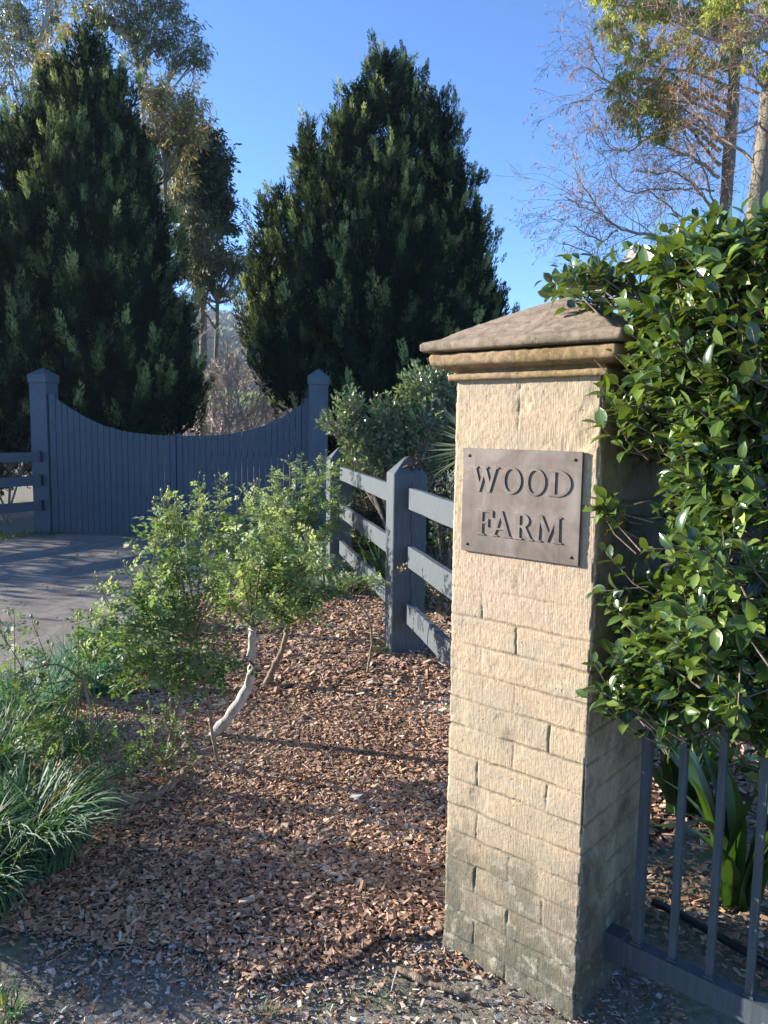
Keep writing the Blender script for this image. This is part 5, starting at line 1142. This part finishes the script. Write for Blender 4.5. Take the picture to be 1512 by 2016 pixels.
stick('pale_twig', 'pale wood splinter crossing the end of the short rough stick', [(782, 1912), (770, 1952)], .004, PALEBARK, .02, 6, 'twig', 5)
stick('dark_stick', 'dark bent twig rising from the mulch beside the nearest fence post', [(700, 1318), (722, 1300), (745, 1285)], .007, BROWNWOOD, .03, 6, 'twig', 6)
stick('stump_root', 'dark knobbly root at the foot of the pale crooked rose trunk', [(365, 1470), (385, 1490), (408, 1478)], .032, BROWNWOOD, .02, 8, 'root', 7)
DRYL = leafmat('dry_leaf', [(0, (.30, .24, .18)), (.5, (.48, .42, .35)), (1, (.42, .24, .13))], .7, .15)
for i, (px, py, s_, t_, lab) in enumerate([(108, 1933, .05, .5, 'curled pale dry leaf on the mossy soil, right one of the front pair'), (42, 1945, .045, .4, 'pale dry leaf on the mossy soil nearest the left edge'), (578, 1998, .036, 1, 'small orange brown leaf at the very bottom edge of the picture'), (295, 1512, .05, .3, 'grey curled leaf lying behind the thick fallen branch'),
        (255, 1555, .05, .35, 'grey dry leaf between the fallen branch and the grass clump'), (628, 1682, .05, 1, 'rust brown leaf lying in the middle of the mulch'), (700, 1600, .055, .95, 'long reddish leaf on the mulch left of the pillar'), (465, 1885, .04, .4, 'grey leaf where the mulch meets the soil'), (950, 1940, .03, .4, 'whitish leaf fragment on the soil close to the pillar foot'), (1262, 1918, .025, .4, 'small pale leaf on dark soil under the steel fence'), (540, 1760, .045, .0, 'flat pale brown leaf on the lower mulch')]):
    rng = np.random.default_rng(200+i); c = gp(px, py, .012); mb = MB(); tpl = leaf_tpl(5, .55, rng.uniform(.2, .6), rng.uniform(-.4, .5), .45, .8, .03); d = unit(np.array([[rng.normal(), rng.normal(), .1]]))
    mb.inst(tpl, np.zeros((1, 3)), basis(d, np.array([[rng.normal(0, .2), rng.normal(0, .2), 1.]])), np.full((1, 3), s_), np.array([t_]))
    mb.inst(tpl, np.array([[0, 0, .0012]]), basis(d, np.array([[rng.normal(0, .2), rng.normal(0, .2), 1.]])), np.full((1, 3), s_*.98), np.array([t_])) if False else None
    tag(mb.build('dry_leaf', DRYL, None, smooth=True, loc=(c[0], c[1], .026)), lab, 'leaf')
# ---------------- planting on the far side of the driveway, outside the frame, that shades the bed
def screen(name, label, x, y, r_, z0, z1, n, seed, mat=None, L=(.07, .14)):
    rng = np.random.default_rng(seed); o = thing(name, label, 'shrub', (x, y, 0), 0, 'screening shrubs across the driveway'); mb = MB()
    v = rvec(rng, n)*rng.uniform(.45, 1, (n, 1)); P = v*np.array([r_, r_, (z1-z0)/2])*(1+.25*fbm(v[:, 0]*3, v[:, 1]*3, v[:, 2]*3, seed, 2))[:, None]+np.array([0, 0, (z0+z1)/2]); Ls = rng.uniform(*L, n)
    mb.inst(MIDL, P, basis(rvec(rng, n), rvec(rng, n)), np.stack([Ls*1.5, Ls, Ls], 1), rng.uniform(0, 1, n)); mb.build('foliage', mat or DARKLEAF, o)
    sk = MB()
    for q in range(5): sk.tube(cpath([(0, 0, -.1), rng.normal(0, r_*.2, 3)+[0, 0, (z0+z1)*.35], v[q]*r_*.6+[0, 0, (z0+z1)/2]], 8), np.linspace(.05, .015, 8), 6)
    sk.build('trunk', GREYBARK, o); return o
for i, (x, y, r_, z1, n) in enumerate([(-10.8, 4.0, 1.2, 1.45, 2600), (-10.8, 6.2, 1.2, 1.6, 3000), (-10.6, 8.0, 1.4, 2.05, 3600), (-10.8, 10.6, 1.5, 2.8, 4200), (-11, 13.2, 1.6, 3.4, 5200), (-11.5, 16, 1.8, 4.5, 6500)]):
    screen('screen_shrub', 'screening shrub across the driveway, outside the picture, '+('level with the slender rose', 'level with the nearest fence post', 'level with the tall rose bush', 'level with the blue gate', 'just beyond the blue gate', 'beside the broad conifer')[i], x, y, r_, .1, z1, n, 300+i)
screen('shade_tree', 'big dark tree outside the left edge that shades the broad conifer', -15.5, 16.6, 2.7, 1.2, 8.6, 14000, 320, L=(.16, .3))

# ------------------------------------------------------------------ air
mb = MB(); mb.box((-305, -62, -1.1), (305, 905, 100.0)); hz = mb.build('haze', None)
k = NT('haze_air'); k.t.nodes.remove(k.b); pv = k.n('ShaderNodeVolumePrincipled'); pv.inputs['Color'].default_value = (.72, .82, 1.0, 1); pv.inputs['Density'].default_value = .00032; pv.inputs['Anisotropy'].default_value = .2
k.l(pv.outputs[0], k.out.inputs['Volume']); hz.data.materials.append(k.m); tag(hz, kind='stuff')
